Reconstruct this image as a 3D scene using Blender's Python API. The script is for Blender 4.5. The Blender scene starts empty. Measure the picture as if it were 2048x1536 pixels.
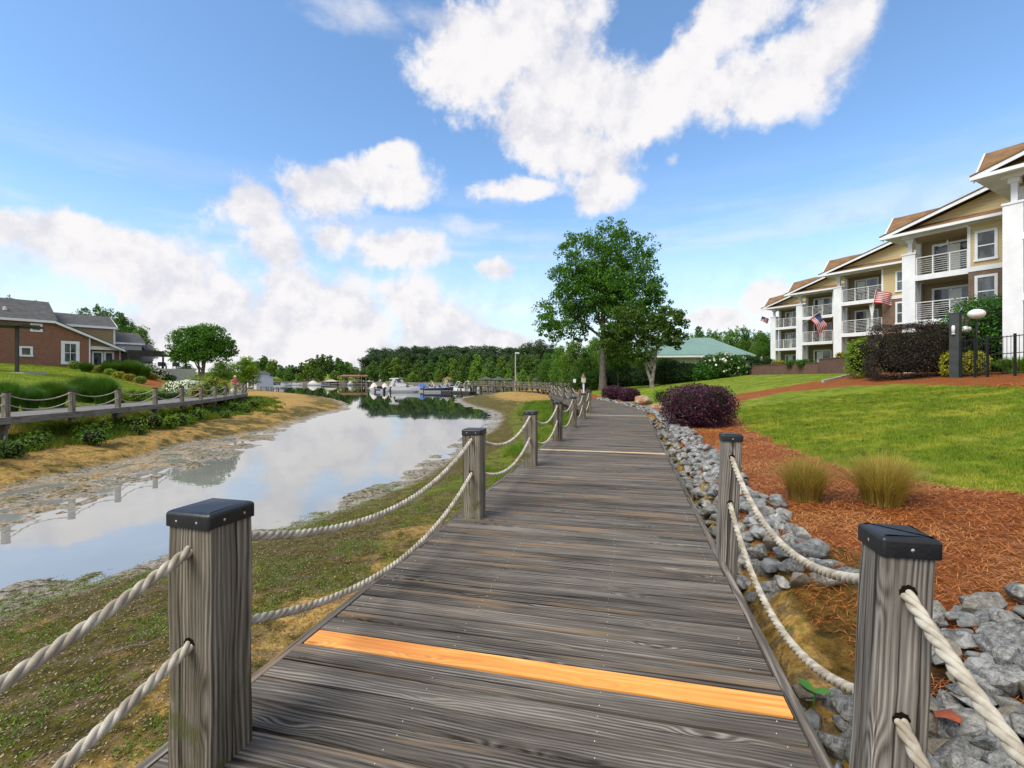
import bpy, bmesh, math, random
import numpy as np
from mathutils import Vector, Matrix
R = math.radians
random.seed(7)
scene = bpy.context.scene
COL = scene.collection
F = 945.0; PXC = 1024.0; HOR = 756.0; CAMZ = 1.45      # focal length and horizon measured on the photograph

# ------------------------------------------------------------ camera
cam_d = bpy.data.cameras.new('camera'); cam = bpy.data.objects.new('camera', cam_d); COL.objects.link(cam)
cam.location = (0, 0, CAMZ); cam.rotation_euler = (R(90), 0, 0)
cam_d.sensor_width = 36; cam_d.lens = 36*F/2048; cam_d.shift_y = -12/2048
cam_d.clip_start = 0.05; cam_d.clip_end = 4000
scene.camera = cam
scene.view_settings.view_transform = 'Standard'; scene.view_settings.look = 'None'
scene.view_settings.gamma = 1.0; scene.view_settings.exposure = 0.86
scene.cycles.max_bounces = 8; scene.cycles.transparent_max_bounces = 8
scene.cycles.use_denoising = True

# ------------------------------------------------------------ node helpers
class NT:
    def __init__(s, tree): s.t = tree; s.n = tree.nodes; s.l = tree.links
    def new(s, kind, **kw):
        x = s.n.new(kind)
        for k, v in kw.items(): setattr(x, k, v)
        return x
    def put(s, inp, v):
        if isinstance(v, bpy.types.NodeSocket): s.l.new(v, inp)
        else:
            if isinstance(v, (tuple, list)) and inp.type == 'RGBA' and len(v) == 3: v = (*v, 1)
            inp.default_value = v
    def m(s, op, a, b=None, c=None, clamp=False):
        x = s.new('ShaderNodeMath', operation=op, use_clamp=clamp)
        s.put(x.inputs[0], a)
        if b is not None: s.put(x.inputs[1], b)
        if c is not None: s.put(x.inputs[2], c)
        return x.outputs[0]
    def vm(s, op, a, b=None, out=0):
        x = s.new('ShaderNodeVectorMath', operation=op)
        s.put(x.inputs[0], a)
        if b is not None: s.put(x.inputs[1], b)
        return x.outputs['Value' if out else 'Vector']
    def noise(s, vec, scale, detail=4, rough=0.55, dist=0.0, out='Fac'):
        x = s.new('ShaderNodeTexNoise'); s.put(x.inputs['Vector'], vec); x.inputs['Scale'].default_value = scale
        x.inputs['Detail'].default_value = detail; x.inputs['Roughness'].default_value = rough; x.inputs['Distortion'].default_value = dist
        return x.outputs[out]
    def vor(s, vec, scale, feature='F1', out='Distance', rnd=1.0):
        x = s.new('ShaderNodeTexVoronoi', feature=feature); s.put(x.inputs['Vector'], vec); x.inputs['Scale'].default_value = scale
        x.inputs['Randomness'].default_value = rnd
        return x.outputs[out]
    def mr(s, v, a, b, c=0.0, d=1.0, smooth=True):
        x = s.new('ShaderNodeMapRange', interpolation_type='SMOOTHSTEP' if smooth else 'LINEAR')
        s.put(x.inputs['Value'], v)
        for k, q in (('From Min', a), ('From Max', b), ('To Min', c), ('To Max', d)): s.put(x.inputs[k], q)
        return x.outputs[0]
    def mix(s, f, a, b, mode='MIX'):
        x = s.new('ShaderNodeMix', data_type='RGBA', blend_type=mode)
        s.put(x.inputs[0], f); s.put(x.inputs[6], a); s.put(x.inputs[7], b)
        return x.outputs[2]
    def attr(s, name, out='Fac'):
        return s.new('ShaderNodeAttribute', attribute_name=name).outputs[out]
    def pos(s): return s.new('ShaderNodeNewGeometry').outputs['Position']
    def obj(s): return s.new('ShaderNodeTexCoord').outputs['Object']
    def xyz(s, v):
        x = s.new('ShaderNodeSeparateXYZ'); s.put(x.inputs[0], v); return x.outputs
    def cxyz(s, a, b, c):
        x = s.new('ShaderNodeCombineXYZ'); s.put(x.inputs[0], a); s.put(x.inputs[1], b); s.put(x.inputs[2], c); return x.outputs[0]
    def rgb(s, c): x = s.new('ShaderNodeRGB'); x.outputs[0].default_value = (*c, 1); return x.outputs[0]
    def bump(s, h, dist, strength=1.0, normal=None):
        x = s.new('ShaderNodeBump'); s.put(x.inputs['Height'], h); x.inputs['Distance'].default_value = dist
        x.inputs['Strength'].default_value = strength
        if normal is not None: s.put(x.inputs['Normal'], normal)
        return x.outputs[0]

# ------------------------------------------------------------ world: sky and clouds
SUN_DIR = Vector((-0.52, -0.42, 0.80)).normalized()
w = bpy.data.worlds.new("World"); scene.world = w; w.use_nodes = True
wt = NT(w.node_tree); wt.n.clear()
sky = wt.new('ShaderNodeTexSky', sky_type='NISHITA'); sky.sun_disc = False
sky.sun_elevation = math.asin(SUN_DIR.z); sky.sun_rotation = math.atan2(SUN_DIR.x, SUN_DIR.y)
sky.air_density = 1.0; sky.dust_density = 0.4; sky.ozone_density = 2.2; sky.altitude = 200
dirv = wt.new('ShaderNodeTexCoord').outputs['Generated']
dx, dy, dz = wt.xyz(dirv)
az = wt.m('ARCTAN2', dx, dy); el = wt.m('ARCSINE', dz)
wn = wt.noise(dirv, 5.0, 5, 0.6, out='Color')
wn = wt.vm('SUBTRACT', wn, (0.5, 0.5, 0.5))
wn = wt.vm('MULTIPLY', wn, (0.10, 0.085, 0))
P = wt.vm('ADD', wt.cxyz(az, el, 0.0), wn)
def blobs(lst, smooth=0.18):
    acc = None
    for (px, py, rx, ry) in lst:
        a = math.atan2((px-PXC)/F, 1); e = math.atan2((HOR-py)/F*math.cos(a), 1)
        rax = rx/F*math.cos(a)**2; ray = ry/F*math.cos(a)*math.cos(e)**2
        q = wt.vm('MULTIPLY', wt.vm('SUBTRACT', P, (a, e, 0)), (1/rax, 1/ray, 0))
        d = wt.vm('LENGTH', q, out=1)
        v = wt.m('SUBTRACT', 1.0, d)
        acc = v if acc is None else wt.m('SMOOTH_MAX', acc, v, smooth)
    return acc
CUM = [(1020,80,190,130),(960,160,130,80),(1120,200,220,130),(1170,310,130,80),(1205,380,80,55),(1060,385,110,28),(1300,215,150,95),(1400,110,90,120),
       (1440,180,130,80),(1540,190,140,65),(1670,60,90,90),(1440,40,120,80),(1610,120,110,80),
       (495,415,70,75),(530,490,90,60),(640,385,110,62),(780,375,105,55),(790,318,40,35),(650,470,65,42),(810,505,105,42),(985,540,45,24),
       (10,445,130,50),(110,470,160,50),(230,500,150,62),(330,545,140,78),(430,600,150,95),(560,600,130,90),(640,640,160,105),(520,680,300,80),(390,670,150,60),
       (825,605,75,62),(845,660,140,75),(700,700,260,60),(950,690,200,40),(1540,600,42,36),(1440,645,70,24),(1600,640,80,40)]
WISP = [(700,25,130,60),(1030,400,110,30),(930,460,90,28),(690,540,60,26),(1340,320,18,16),(1630,225,40,40),(180,560,240,70),(200,620,320,90),(60,520,260,60),
        (350,640,420,80),(1000,690,420,50),(1050,610,260,40),(1700,600,400,60),(1350,640,300,60),(150,470,240,60),(870,20,120,40)]
c1 = blobs(CUM)
fb = wt.noise(dirv, 10.0, 9, 0.62)
dens = wt.m('ADD', wt.m('MULTIPLY', c1, 1.15), wt.m('MULTIPLY', wt.m('SUBTRACT', fb, 0.5), 2.6))
mask = wt.mr(dens, -0.18, 0.46)
c2 = blobs(WISP, 0.3)
fw = wt.noise(wt.vm('MULTIPLY', dirv, (1, 1, 2.5)), 6.0, 8, 0.62)
wisp = wt.m('MULTIPLY', wt.mr(wt.m('ADD', c2, wt.m('MULTIPLY', wt.m('SUBTRACT', fw, 0.5), 2.2)), 0.1, 1.1), 0.62)
strat = wt.noise(wt.vm('MULTIPLY', dirv, (1, 1, 9)), 2.6, 6, 0.55)
band = wt.m('MULTIPLY', wt.mr(el, 0.0, 0.10, 1, 0.8), wt.mr(el, 0.20, 0.42, 1, 0))
strat = wt.m('MULTIPLY', wt.m('MULTIPLY', wt.mr(strat, 0.34, 0.68), band), 0.72)
hz = wt.m('MULTIPLY', wt.mr(el, 0.0, 0.34, 1, 0), 0.74)
thin = wt.m('MAXIMUM', wt.m('MAXIMUM', wisp, strat), hz)
# overhead and behind the camera: scattered cloud so that the light is as soft as in the photo
behind = wt.m('MULTIPLY', wt.mr(wt.noise(dirv, 1.7, 6, 0.6), 0.34, 0.5), wt.m('MAXIMUM', wt.mr(dy, 0.28, 0.0), wt.mr(el, 0.72, 0.90)))
mask = wt.m('MAXIMUM', mask, wt.m('MULTIPLY', behind, 0.96))
allm = wt.m('SUBTRACT', 1.0, wt.m('MULTIPLY', wt.m('SUBTRACT', 1.0, mask), wt.m('SUBTRACT', 1.0, thin)))
sh = wt.noise(wt.vm('ADD', dirv, (0.012, 0.0, -0.03)), 10.0, 7, 0.6)
shade = wt.mr(wt.m('ADD', wt.m('SUBTRACT', fb, sh), wt.m('MULTIPLY', wt.m('SUBTRACT', wt.noise(dirv, 4.0, 4), 0.5), 0.5)), -0.16, 0.10)
ccol = wt.mix(shade, (0.80, 0.80, 0.87), (1.0, 0.98, 0.99))
skyc = wt.mix(1.0, sky.outputs[0], (0.92, 1.06, 1.12), 'MULTIPLY')
bgs = wt.new('ShaderNodeBackground'); wt.put(bgs.inputs[0], skyc); bgs.inputs[1].default_value = 0.125
bgc = wt.new('ShaderNodeBackground'); wt.put(bgc.inputs[0], ccol); bgc.inputs[1].default_value = 0.53
ms = wt.new('ShaderNodeMixShader'); wt.put(ms.inputs[0], allm); wt.l.new(bgs.outputs[0], ms.inputs[1]); wt.l.new(bgc.outputs[0], ms.inputs[2])
wo = wt.new('ShaderNodeOutputWorld'); wt.l.new(ms.outputs[0], wo.inputs[0])

# ------------------------------------------------------------ sun behind thin cloud
sl = bpy.data.lights.new('sun', 'SUN'); sl.energy = 2.1; sl.angle = R(34); sl.color = (1.0, 0.93, 0.82)
so = bpy.data.objects.new('sun', sl); COL.objects.link(so)
so.rotation_euler = SUN_DIR.to_track_quat('Z', 'Y').to_euler(); so.location = (0, 0, 60)

# ------------------------------------------------------------ object helpers
def tag(o, label=None, cat=None, group=None, kind=None):
    if label: o['label'] = label
    if cat: o['category'] = cat
    if group: o['group'] = group
    if kind: o['kind'] = kind
    return o
def empty(name, loc=(0, 0, 0), rz=0.0, label=None, cat=None, group=None):
    o = bpy.data.objects.new(name, None); COL.objects.link(o); o.location = loc; o.rotation_euler = (0, 0, rz)
    o.empty_display_size = 0.2
    return tag(o, label, cat, group)
def link_mesh(name, me, parent=None):
    o = bpy.data.objects.new(name, me); COL.objects.link(o)
    if parent is not None: o.parent = parent
    return o
def np_mesh(name, V, Fc, mats, attrs=None, midx=None, smooth=False):
    """V (n,3), Fc (m,k) array of equal-sized faces"""
    me = bpy.data.meshes.new(name); V = np.asarray(V, dtype=np.float32); Fc = np.asarray(Fc, dtype=np.int32)
    me.vertices.add(len(V)); me.vertices.foreach_set('co', V.ravel())
    k = Fc.shape[1]; me.loops.add(Fc.size); me.loops.foreach_set('vertex_index', Fc.ravel())
    me.polygons.add(len(Fc)); me.polygons.foreach_set('loop_start', np.arange(0, Fc.size, k, dtype=np.int32))
    me.polygons.foreach_set('loop_total', np.full(len(Fc), k, dtype=np.int32))
    if midx is not None: me.polygons.foreach_set('material_index', np.asarray(midx, dtype=np.int32))
    if smooth: me.polygons.foreach_set('use_smooth', np.ones(len(Fc), dtype=bool))
    for nm, a in (attrs or {}).items():
        a = np.asarray(a, dtype=np.float32)
        if a.ndim == 1: at = me.attributes.new(nm, 'FLOAT', 'POINT'); at.data.foreach_set('value', a)
        else: at = me.attributes.new(nm, 'FLOAT_VECTOR', 'POINT'); at.data.foreach_set('vector', a.ravel())
    for m in (mats if isinstance(mats, (list, tuple)) else [mats]): me.materials.append(m)
    me.update(); me.validate(); return me
class MB:
    """collects solids into ONE mesh; gv keeps wood-grain coordinates (length first) for every vertex"""
    def __init__(s): s.v = []; s.f = []; s.mi = []; s.g = []; s.sm = []
    def add(s, V, Fc, mi=0, gv=None, smooth=False):
        b = len(s.v); V = [tuple(p) for p in V]; s.v += V
        s.g += [tuple(p) for p in (gv if gv is not None else V)]
        for f in Fc: s.f.append([i+b for i in f]); s.mi.append(mi); s.sm.append(smooth)
    def obox(s, c, ax, half, mi=0, grain=0, off=None):
        ax = [Vector(a) for a in ax]; c = Vector(c); V = []; G = []
        o = off or (random.uniform(0, 50), random.uniform(0, 50), random.uniform(0, 50))
        order = {0: (0, 1, 2), 1: (1, 0, 2), 2: (2, 0, 1)}[grain]
        for i in (-1, 1):
            for j in (-1, 1):
                for k in (-1, 1):
                    l = (i*half[0], j*half[1], k*half[2])
                    V.append(c + ax[0]*l[0] + ax[1]*l[1] + ax[2]*l[2])
                    G.append(tuple(l[order[q]] + o[q] for q in range(3)))
        s.add(V, [(0, 1, 3, 2), (4, 6, 7, 5), (0, 4, 5, 1), (2, 3, 7, 6), (0, 2, 6, 4), (1, 5, 7, 3)], mi, G)
    def box(s, x0, x1, y0, y1, z0, z1, mi=0, grain=None):
        h = ((x1-x0)/2, (y1-y0)/2, (z1-z0)/2)
        if grain is None: grain = max(range(3), key=lambda q: h[q])
        s.obox(((x0+x1)/2, (y0+y1)/2, (z0+z1)/2), ((1, 0, 0), (0, 1, 0), (0, 0, 1)), h, mi, grain)
    def prism(s, pts, ext, mi=0):
        """closed polygon pts (3d) extruded by vector ext"""
        n = len(pts); ext = Vector(ext); A = [Vector(p) for p in pts]; B = [p+ext for p in A]
        s.add(A+B, [tuple(range(n-1, -1, -1)), tuple(range(n, 2*n))] + [(i, (i+1) % n, n+(i+1) % n, n+i) for i in range(n)], mi)
    def tube(s, pts, rad, n=8, mi=0, caps=True, smooth=True):
        pts = [Vector(p) for p in pts]; m = len(pts)
        rad = rad if isinstance(rad, (list, tuple)) else [rad]*m
        V = []; G = []; up = None; L = 0; o = random.uniform(0, 50)
        for i, p in enumerate(pts):
            t = (pts[min(i+1, m-1)]-pts[max(i-1, 0)]).normalized()
            if up is None: up = t.orthogonal().normalized()
            else: up = (up - t*up.dot(t)).normalized()
            b = t.cross(up)
            if i: L += (p-pts[i-1]).length
            for k in range(n):
                a = 2*math.pi*k/n; q = (up*math.cos(a)+b*math.sin(a))*rad[i]; V.append(p+q)
                G.append((L+o, math.cos(a)*rad[i]+o, math.sin(a)*rad[i]))
        Fc = [(i*n+k, i*n+(k+1) % n, (i+1)*n+(k+1) % n, (i+1)*n+k) for i in range(m-1) for k in range(n)]
        s.add(V, Fc, mi, G, smooth)
        if caps:
            s.add(V[:n], [tuple(range(n-1, -1, -1))], mi); s.add(V[-n:], [tuple(range(n))], mi)
    def lathe(s, c, prof, n=16, mi=0, smooth=True):
        c = Vector(c); V = [c+Vector((r*math.cos(2*math.pi*k/n), r*math.sin(2*math.pi*k/n), z)) for r, z in prof for k in range(n)]
        s.add(V, [(i*n+k, i*n+(k+1) % n, (i+1)*n+(k+1) % n, (i+1)*n+k) for i in range(len(prof)-1) for k in range(n)], mi, smooth=smooth)
    def mesh(s, name, mats):
        me = bpy.data.meshes.new(name); me.from_pydata(s.v, [], s.f)
        me.polygons.foreach_set('material_index', s.mi); me.polygons.foreach_set('use_smooth', s.sm)
        at = me.attributes.new('gv', 'FLOAT_VECTOR', 'POINT'); at.data.foreach_set('vector', np.array(s.g, dtype=np.float32).ravel())
        for m in (mats if isinstance(mats, (list, tuple)) else [mats]): me.materials.append(m)
        me.update(); return me
    def build(s, name, mats, parent=None): return link_mesh(name, s.mesh(name, mats), parent)
def bevel(me, width, seg=2, angle=40):
    bm = bmesh.new(); bm.from_mesh(me)
    es = [e for e in bm.edges if len(e.link_faces) == 2 and e.calc_face_angle(0) > R(angle)]
    bmesh.ops.bevel(bm, geom=es, offset=width, segments=seg, profile=0.6, affect='EDGES', clamp_overlap=True)
    bm.to_mesh(me); bm.free(); me.update(); return me
def copy_tree(o, parent=None):
    c = o.copy(); COL.objects.link(c); c.parent = parent
    for ch in list(o.children): copy_tree(ch, c)
    return c

# ------------------------------------------------------------ materials
MATS = {}
def mat(name, color=(0.5, 0.5, 0.5), rough=0.6, metal=0.0, var=0.12, scale=3.0, bumpd=0.0, bscale=40, spec=0.4, fn=None):
    m = bpy.data.materials.new(name); m.use_nodes = True; t = NT(m.node_tree); b = t.n['Principled BSDF']
    b.inputs['Roughness'].default_value = rough; b.inputs['Metallic'].default_value = metal; b.inputs['Specular IOR Level'].default_value = spec
    if fn: fn(t, b)
    else:
        p = t.obj(); n = t.noise(p, scale, 6, 0.6)
        lo = tuple(c*(1-var) for c in color); hi = tuple(min(1, c*(1+var)) for c in color)
        t.put(b.inputs['Base Color'], t.mix(t.mr(n, 0.3, 0.7), lo, hi))
        if bumpd: t.put(b.inputs['Normal'], t.bump(t.noise(p, bscale, 5, 0.6), bumpd))
    MATS[name] = m; return m
def wood(name, dark, mid, light, tan=None, tanw=0.0, knots=1.0, moss=0.0, freq=170.0, bumpd=0.0035, rough=0.78, crk=0.69):
    def fn(t, b):
        g = t.attr('gv', 'Vector'); gx, gy, gz = t.xyz(g)
        d = t.noise(t.vm('MULTIPLY', g, (1.0, 7, 7)), 1.0, 2, 0.45)
        kv = t.vm('MULTIPLY', g, (1.7, 6.5, 6.5))
        kd = t.vor(kv, 1.0)
        knot = t.mr(kd, 0.05, 0.34, 1, 0)
        ring = t.m('ADD', t.m('MULTIPLY', t.m('ADD', gy, t.m('MULTIPLY', gz, 0.6)), freq), t.m('ADD', t.m('MULTIPLY', d, 30.0), t.m('MULTIPLY', knot, 16.0)))
        grain = t.m('MULTIPLY_ADD', t.m('SINE', ring), 0.5, 0.5)
        fib = t.noise(t.vm('MULTIPLY', g, (5, 190, 190)), 1.0, 4, 0.65)
        big = t.noise(t.vm('MULTIPLY', g, (0.9, 5, 5)), 1.0, 4, 0.6)
        amp = t.mr(t.noise(t.vm('MULTIPLY', g, (0.8, 16, 16)), 1.0, 3, 0.6), 0.35, 0.65, 0.10, 0.42)
        streak = t.noise(t.vm('MULTIPLY', g, (1.5, 46, 46)), 1.0, 4, 0.6); plank = t.noise(t.vm('MULTIPLY', g, (0.22, 0.9, 0.9)), 1.0, 1, 0.5)
        v = t.m('ADD', t.m('MULTIPLY', grain, amp), t.m('ADD', t.m('MULTIPLY', fib, 0.60), t.m('ADD', t.m('MULTIPLY', t.m('SUBTRACT', big, 0.5), 0.60), t.m('ADD', t.m('MULTIPLY', t.m('SUBTRACT', streak, 0.5), 0.42), t.m('MULTIPLY', t.m('SUBTRACT', plank, 0.5), 0.45)))))
        c = t.mix(t.mr(v, 0.12, 0.46), dark, mid); c = t.mix(t.mr(v, 0.42, 0.86), c, light)
        if tan:
            tn = t.noise(t.vm('MULTIPLY', t.vm('ADD', g, (7, 3, 9)), (0.8, 9, 9)), 1.0, 3, 0.55)
            c = t.mix(t.m('MULTIPLY', t.mr(tn, 0.55, 0.70), tanw), c, t.mix(grain, tan, tuple(x*0.6 for x in tan)))
        kc = t.mr(kd, 0.02, 0.10, 1, 0)
        c = t.mix(t.m('MULTIPLY', kc, 0.85*knots), c, tuple(x*0.35 for x in dark))
        crack = t.mr(t.noise(t.vm('MULTIPLY', t.vm('ADD', g, (3, 11, 5)), (0.9, 55, 55)), 1.0, 2, 0.4), crk, crk+0.05)
        c = t.mix(t.m('MULTIPLY', crack, 0.8), c, tuple(x*0.25 for x in dark))
        if moss:
            mn = t.m('MULTIPLY', t.mr(t.noise(t.pos(), 9, 4), 0.5, 0.68), t.mr(t.xyz(t.pos())[2], 0.55, 0.05))
            c = t.mix(t.m('MULTIPLY', mn, moss), c, (0.075, 0.085, 0.022))
        t.put(b.inputs['Base Color'], c)
        h = t.m('SUBTRACT', v, t.m('ADD', crack, t.m('MULTIPLY', kc, 0.5)))
        t.put(b.inputs['Normal'], t.bump(h, bumpd, 0.9))
    return mat(name, rough=rough, spec=0.25, fn=fn)
def foliage(name, c1, c2, trans=0.35, rough=0.55, c3=None):
    m = bpy.data.materials.new(name); m.use_nodes = True; t = NT(m.node_tree); b = t.n['Principled BSDF']
    rv = t.attr('lv')
    oi = t.new('ShaderNodeObjectInfo').outputs['Random']
    col = t.mix(rv, c1, c2)
    if c3: col = t.mix(t.mr(t.noise(t.pos(), 0.9, 3), 0.45, 0.7), col, c3)
    hs = t.new('ShaderNodeHueSaturation'); t.put(hs.inputs['Color'], col)
    t.put(hs.inputs['Value'], t.mr(oi, 0, 1, 0.86, 1.16, smooth=False)); t.put(hs.inputs['Hue'], t.mr(oi, 0, 1, 0.49, 0.512, smooth=False))
    col = hs.outputs[0]
    t.put(b.inputs['Base Color'], col); b.inputs['Roughness'].default_value = rough; b.inputs['Specular IOR Level'].default_value = 0.3
    tr = t.new('ShaderNodeBsdfTranslucent'); t.put(tr.inputs[0], t.mix(1.0, col, (1.25, 1.25, 0.7), 'MULTIPLY'))
    mx = t.new('ShaderNodeMixShader'); mx.inputs[0].default_value = trans
    t.l.new(b.outputs[0], mx.inputs[1]); t.l.new(tr.outputs[0], mx.inputs[2]); t.l.new(mx.outputs[0], t.n['Material Output'].inputs[0])
    MATS[name] = m; return m
wood('deck_wood', (0.020, 0.017, 0.013), (0.112, 0.098, 0.082), (0.29, 0.262, 0.225), tan=(0.36, 0.225, 0.11), tanw=0.6, crk=0.66, freq=330)
wood('new_wood', (0.58, 0.19, 0.040), (0.80, 0.34, 0.075), (0.88, 0.50, 0.16), tan=(0.72, 0.20, 0.05), tanw=0.45, freq=120, bumpd=0.001, rough=0.5, knots=0.8)
wood('pale_wood', (0.42, 0.28, 0.15), (0.62, 0.46, 0.28), (0.72, 0.58, 0.40), freq=85, bumpd=0.001, knots=0.6)
wood('post_wood', (0.030, 0.025, 0.017), (0.145, 0.128, 0.098), (0.33, 0.30, 0.25), moss=0.85, crk=0.60, freq=420, bumpd=0.005)
wood('pale_post_wood', (0.045, 0.039, 0.032), (0.195, 0.178, 0.155), (0.40, 0.375, 0.34), moss=0.1, crk=0.605, freq=380, bumpd=0.004)
wood('far_wood', (0.10, 0.085, 0.07), (0.20, 0.18, 0.155), (0.30, 0.28, 0.25), freq=60, bumpd=0.002)
mat('cap', (0.008, 0.009, 0.011), 0.38, var=0.3, scale=14, bumpd=0.002, bscale=30, spec=0.5)
mat('screw', (0.55, 0.55, 0.52), 0.35, metal=0.8)
def f_rope(t, b):
    g = t.attr('gv', 'Vector'); n = t.noise(t.vm('MULTIPLY', g, (60, 600, 600)), 1.0, 4, 0.6); n2 = t.noise(t.pos(), 14, 4)
    t.put(b.inputs['Base Color'], t.mix(t.mr(n2, 0.38, 0.62), t.mix(n, (0.22, 0.19, 0.14), (0.40, 0.355, 0.28)), t.mix(n, (0.40, 0.37, 0.30), (0.60, 0.565, 0.48))))
    t.put(b.inputs['Normal'], t.bump(n, 0.0015, 0.8))
mat('rope', rough=0.85, fn=f_rope, spec=0.2)
def f_rock(t, b):
    p = t.obj(); pw = t.pos(); oi = t.new('ShaderNodeObjectInfo').outputs['Random']
    n = t.noise(p, 7, 8, 0.68); n2 = t.noise(pw, 2.6, 2)
    vein = t.mr(t.m('ABSOLUTE', t.m('SUBTRACT', t.noise(p, 3.2, 4, 0.6, 1.2), 0.5)), 0.0, 0.03, 1, 0)
    c = t.mix(t.mr(n, 0.32, 0.68), (0.085, 0.088, 0.086), (0.37, 0.37, 0.35))
    c = t.mix(t.m('MULTIPLY', vein, 0.5), c, (0.5, 0.5, 0.48))
    c = t.mix(t.mr(t.noise(pw, 5.5, 2), 0.60, 0.74), c, t.mix(n, (0.14, 0.135, 0.105), (0.40, 0.385, 0.33)))
    c = t.mix(1.0, c, t.mix(t.mr(t.m('FRACT', t.m('ADD', oi, t.m('MULTIPLY', n2, 2.0))), 0.0, 1.0, smooth=False), (0.62, 0.66, 0.70), (1.28, 1.27, 1.24)), 'MULTIPLY')
    c = t.mix(t.m('MULTIPLY', t.mr(t.m('FRACT', t.m('MULTIPLY', oi, 7.3)), 0.74, 0.80), 0.75), c, t.mix(n, (0.13, 0.105, 0.065), (0.42, 0.37, 0.28)))
    c = t.mix(t.m('MULTIPLY', t.mr(t.noise(pw, 13, 4, 0.7), 0.56, 0.66), 0.55), c, (0.11, 0.075, 0.045))
    t.put(b.inputs['Base Color'], c)
    t.put(b.inputs['Normal'], t.bump(t.m('ADD', n, t.m('MULTIPLY', t.noise(p, 30, 4, 0.7), 0.4)), 0.03, 0.9))
mat('rock', rough=0.72, fn=f_rock, spec=0.35)
def f_boulder(t, b):
    p = t.obj(); n = t.noise(p, 2.2, 7, 0.65); n2 = t.noise(p, 1.1, 4)
    t.put(b.inputs['Base Color'], t.mix(t.mr(n2, 0.42, 0.58), t.mix(n, (0.20, 0.09, 0.045), (0.42, 0.22, 0.12)), t.mix(n, (0.25, 0.19, 0.13), (0.5, 0.43, 0.33))))
    t.put(b.inputs['Normal'], t.bump(n, 0.05, 0.9))
mat('boulder', rough=0.8, fn=f_boulder)
# ------------------------------------------------------------ terrain functions
def vnoise(x, y, seed=0):
    xi = np.floor(x).astype(np.int64); yi = np.floor(y).astype(np.int64); fx = x-xi; fy = y-yi
    fx = fx*fx*(3-2*fx); fy = fy*fy*(3-2*fy)
    def h(a, b):
        n = (a*374761393 + b*668265263 + seed*1442695041) & 0xffffffff
        n = ((n ^ (n >> 13))*1274126177) & 0xffffffff
        return ((n ^ (n >> 16)) & 0xffff)/65535.0
    return (h(xi, yi)*(1-fx)+h(xi+1, yi)*fx)*(1-fy) + (h(xi, yi+1)*(1-fx)+h(xi+1, yi+1)*fx)*fy
def fbm(x, y, oct=4, seed=0):
    s = 0; a = 0.5
    for i in range(oct): s = s + a*(vnoise(x*2**i+17.3*i, y*2**i+5.1*i, seed+i)-0.5); a *= 0.55
    return s
def sstep(a, b, x): t = np.clip((x-a)/(b-a), 0, 1); return t*t*(3-2*t)
def seg_dist(x, y, pts, closed=False):
    """signed distance to a polyline: positive on its right side (walking along it); also the arc length"""
    best = np.full(x.shape, 1e18); sg = np.zeros(x.shape)
    n = len(pts)
    for i in range(n if closed else n-1):
        ax, ay = pts[i]; bx, by = pts[(i+1) % n]; ex, ey = bx-ax, by-ay; L2 = ex*ex+ey*ey
        t = np.clip(((x-ax)*ex+(y-ay)*ey)/L2, 0, 1); qx = x-(ax+t*ex); qy = y-(ay+t*ey); d = qx*qx+qy*qy
        c = ex*(y-ay)-ey*(x-ax); u = d < best-1e-9
        best = np.where(u, d, best); sg = np.where(u, -np.sign(c), sg)
    return np.sqrt(best)*np.where(sg == 0, 1, sg)
def inside(x, y, pts):
    r = np.zeros(x.shape, dtype=bool); n = len(pts)
    for i in range(n):
        ax, ay = pts[i]; bx, by = pts[(i+1) % n]
        if ay == by: continue
        r ^= ((ay > y) != (by > y)) & (x < (bx-ax)*(y-ay)/(by-ay)+ax)
    return r
WATER_Z = -1.87
WATER = [(-9.5,-8),(-8.6,2),(-8.2,5),(-7.83,7.23),(-7.6,7.96),(-6.6,9.3),(-5.58,10.67),(-5.02,12.35),(-4.59,13.4),(-3.83,16.2),(-3.52,19.1),
    (-2.96,22.6),(-2.75,26),(-2.2,30),(-1.9,36),(-2.0,42),(-2.9,47.5),(-5.2,54),(-7.6,64),(-9.0,74),(-7.6,88),(-3,102),(6,130),(9,158),(-2,190),(-30,212),(-70,236),(-125,245),
    (-112,200),(-75,140),(-52,106),(-37,89),(-27,73),(-19.8,58),(-17.2,50),(-17.0,44),(-15.4,33.4),(-13.6,27),(-12.2,22),(-11.6,18.6),(-11.7,16),(-11.3,12.5),(-10.8,10),(-10.8,7),(-11.5,2),(-12,-8)]
def catmull(P, step=0.25):
    P = [np.array(p, float) for p in P]; out = []
    for i in range(len(P)-1):
        p0 = P[i-1] if i else 2*P[0]-P[1]; p1, p2 = P[i], P[i+1]; p3 = P[i+2] if i+2 < len(P) else 2*P[-1]-P[-2]
        n = max(2, int(np.linalg.norm(p2-p1)/step))
        for k in range(n):
            t = k/n; out.append(0.5*((2*p1)+(-p0+p2)*t+(2*p0-5*p1+4*p2-p3)*t*t+(-p0+3*p1-3*p2+p3)*t**3))
    out.append(P[-1]); return out
DIRX, DIRY = 0.238, 0.971
def strp(s): return (-0.505+s*DIRX, 0.124+s*DIRY)
WALK_PTS = [strp(-4), strp(-1), strp(2), strp(5), strp(8), strp(11), strp(14), strp(17), strp(19.8), (4.70, 22.6), (4.80, 25.6), (4.68, 30.5), (4.45, 36.5), (4.6, 43), (5.6, 52), (6.4, 62), (5.0, 75), (0.5, 90), (-9.5, 106)]
LEFT_PTS = [(-19.8,-6), (-19.8, 8), (-19.8, 15), (-19.95, 19), (-20.5, 23.5), (-21.3, 28.5), (-22.4, 33), (-24.0, 38), (-25.8, 43.3), (-28.3, 48), (-31.5, 53.5), (-35, 58.5)]
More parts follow.
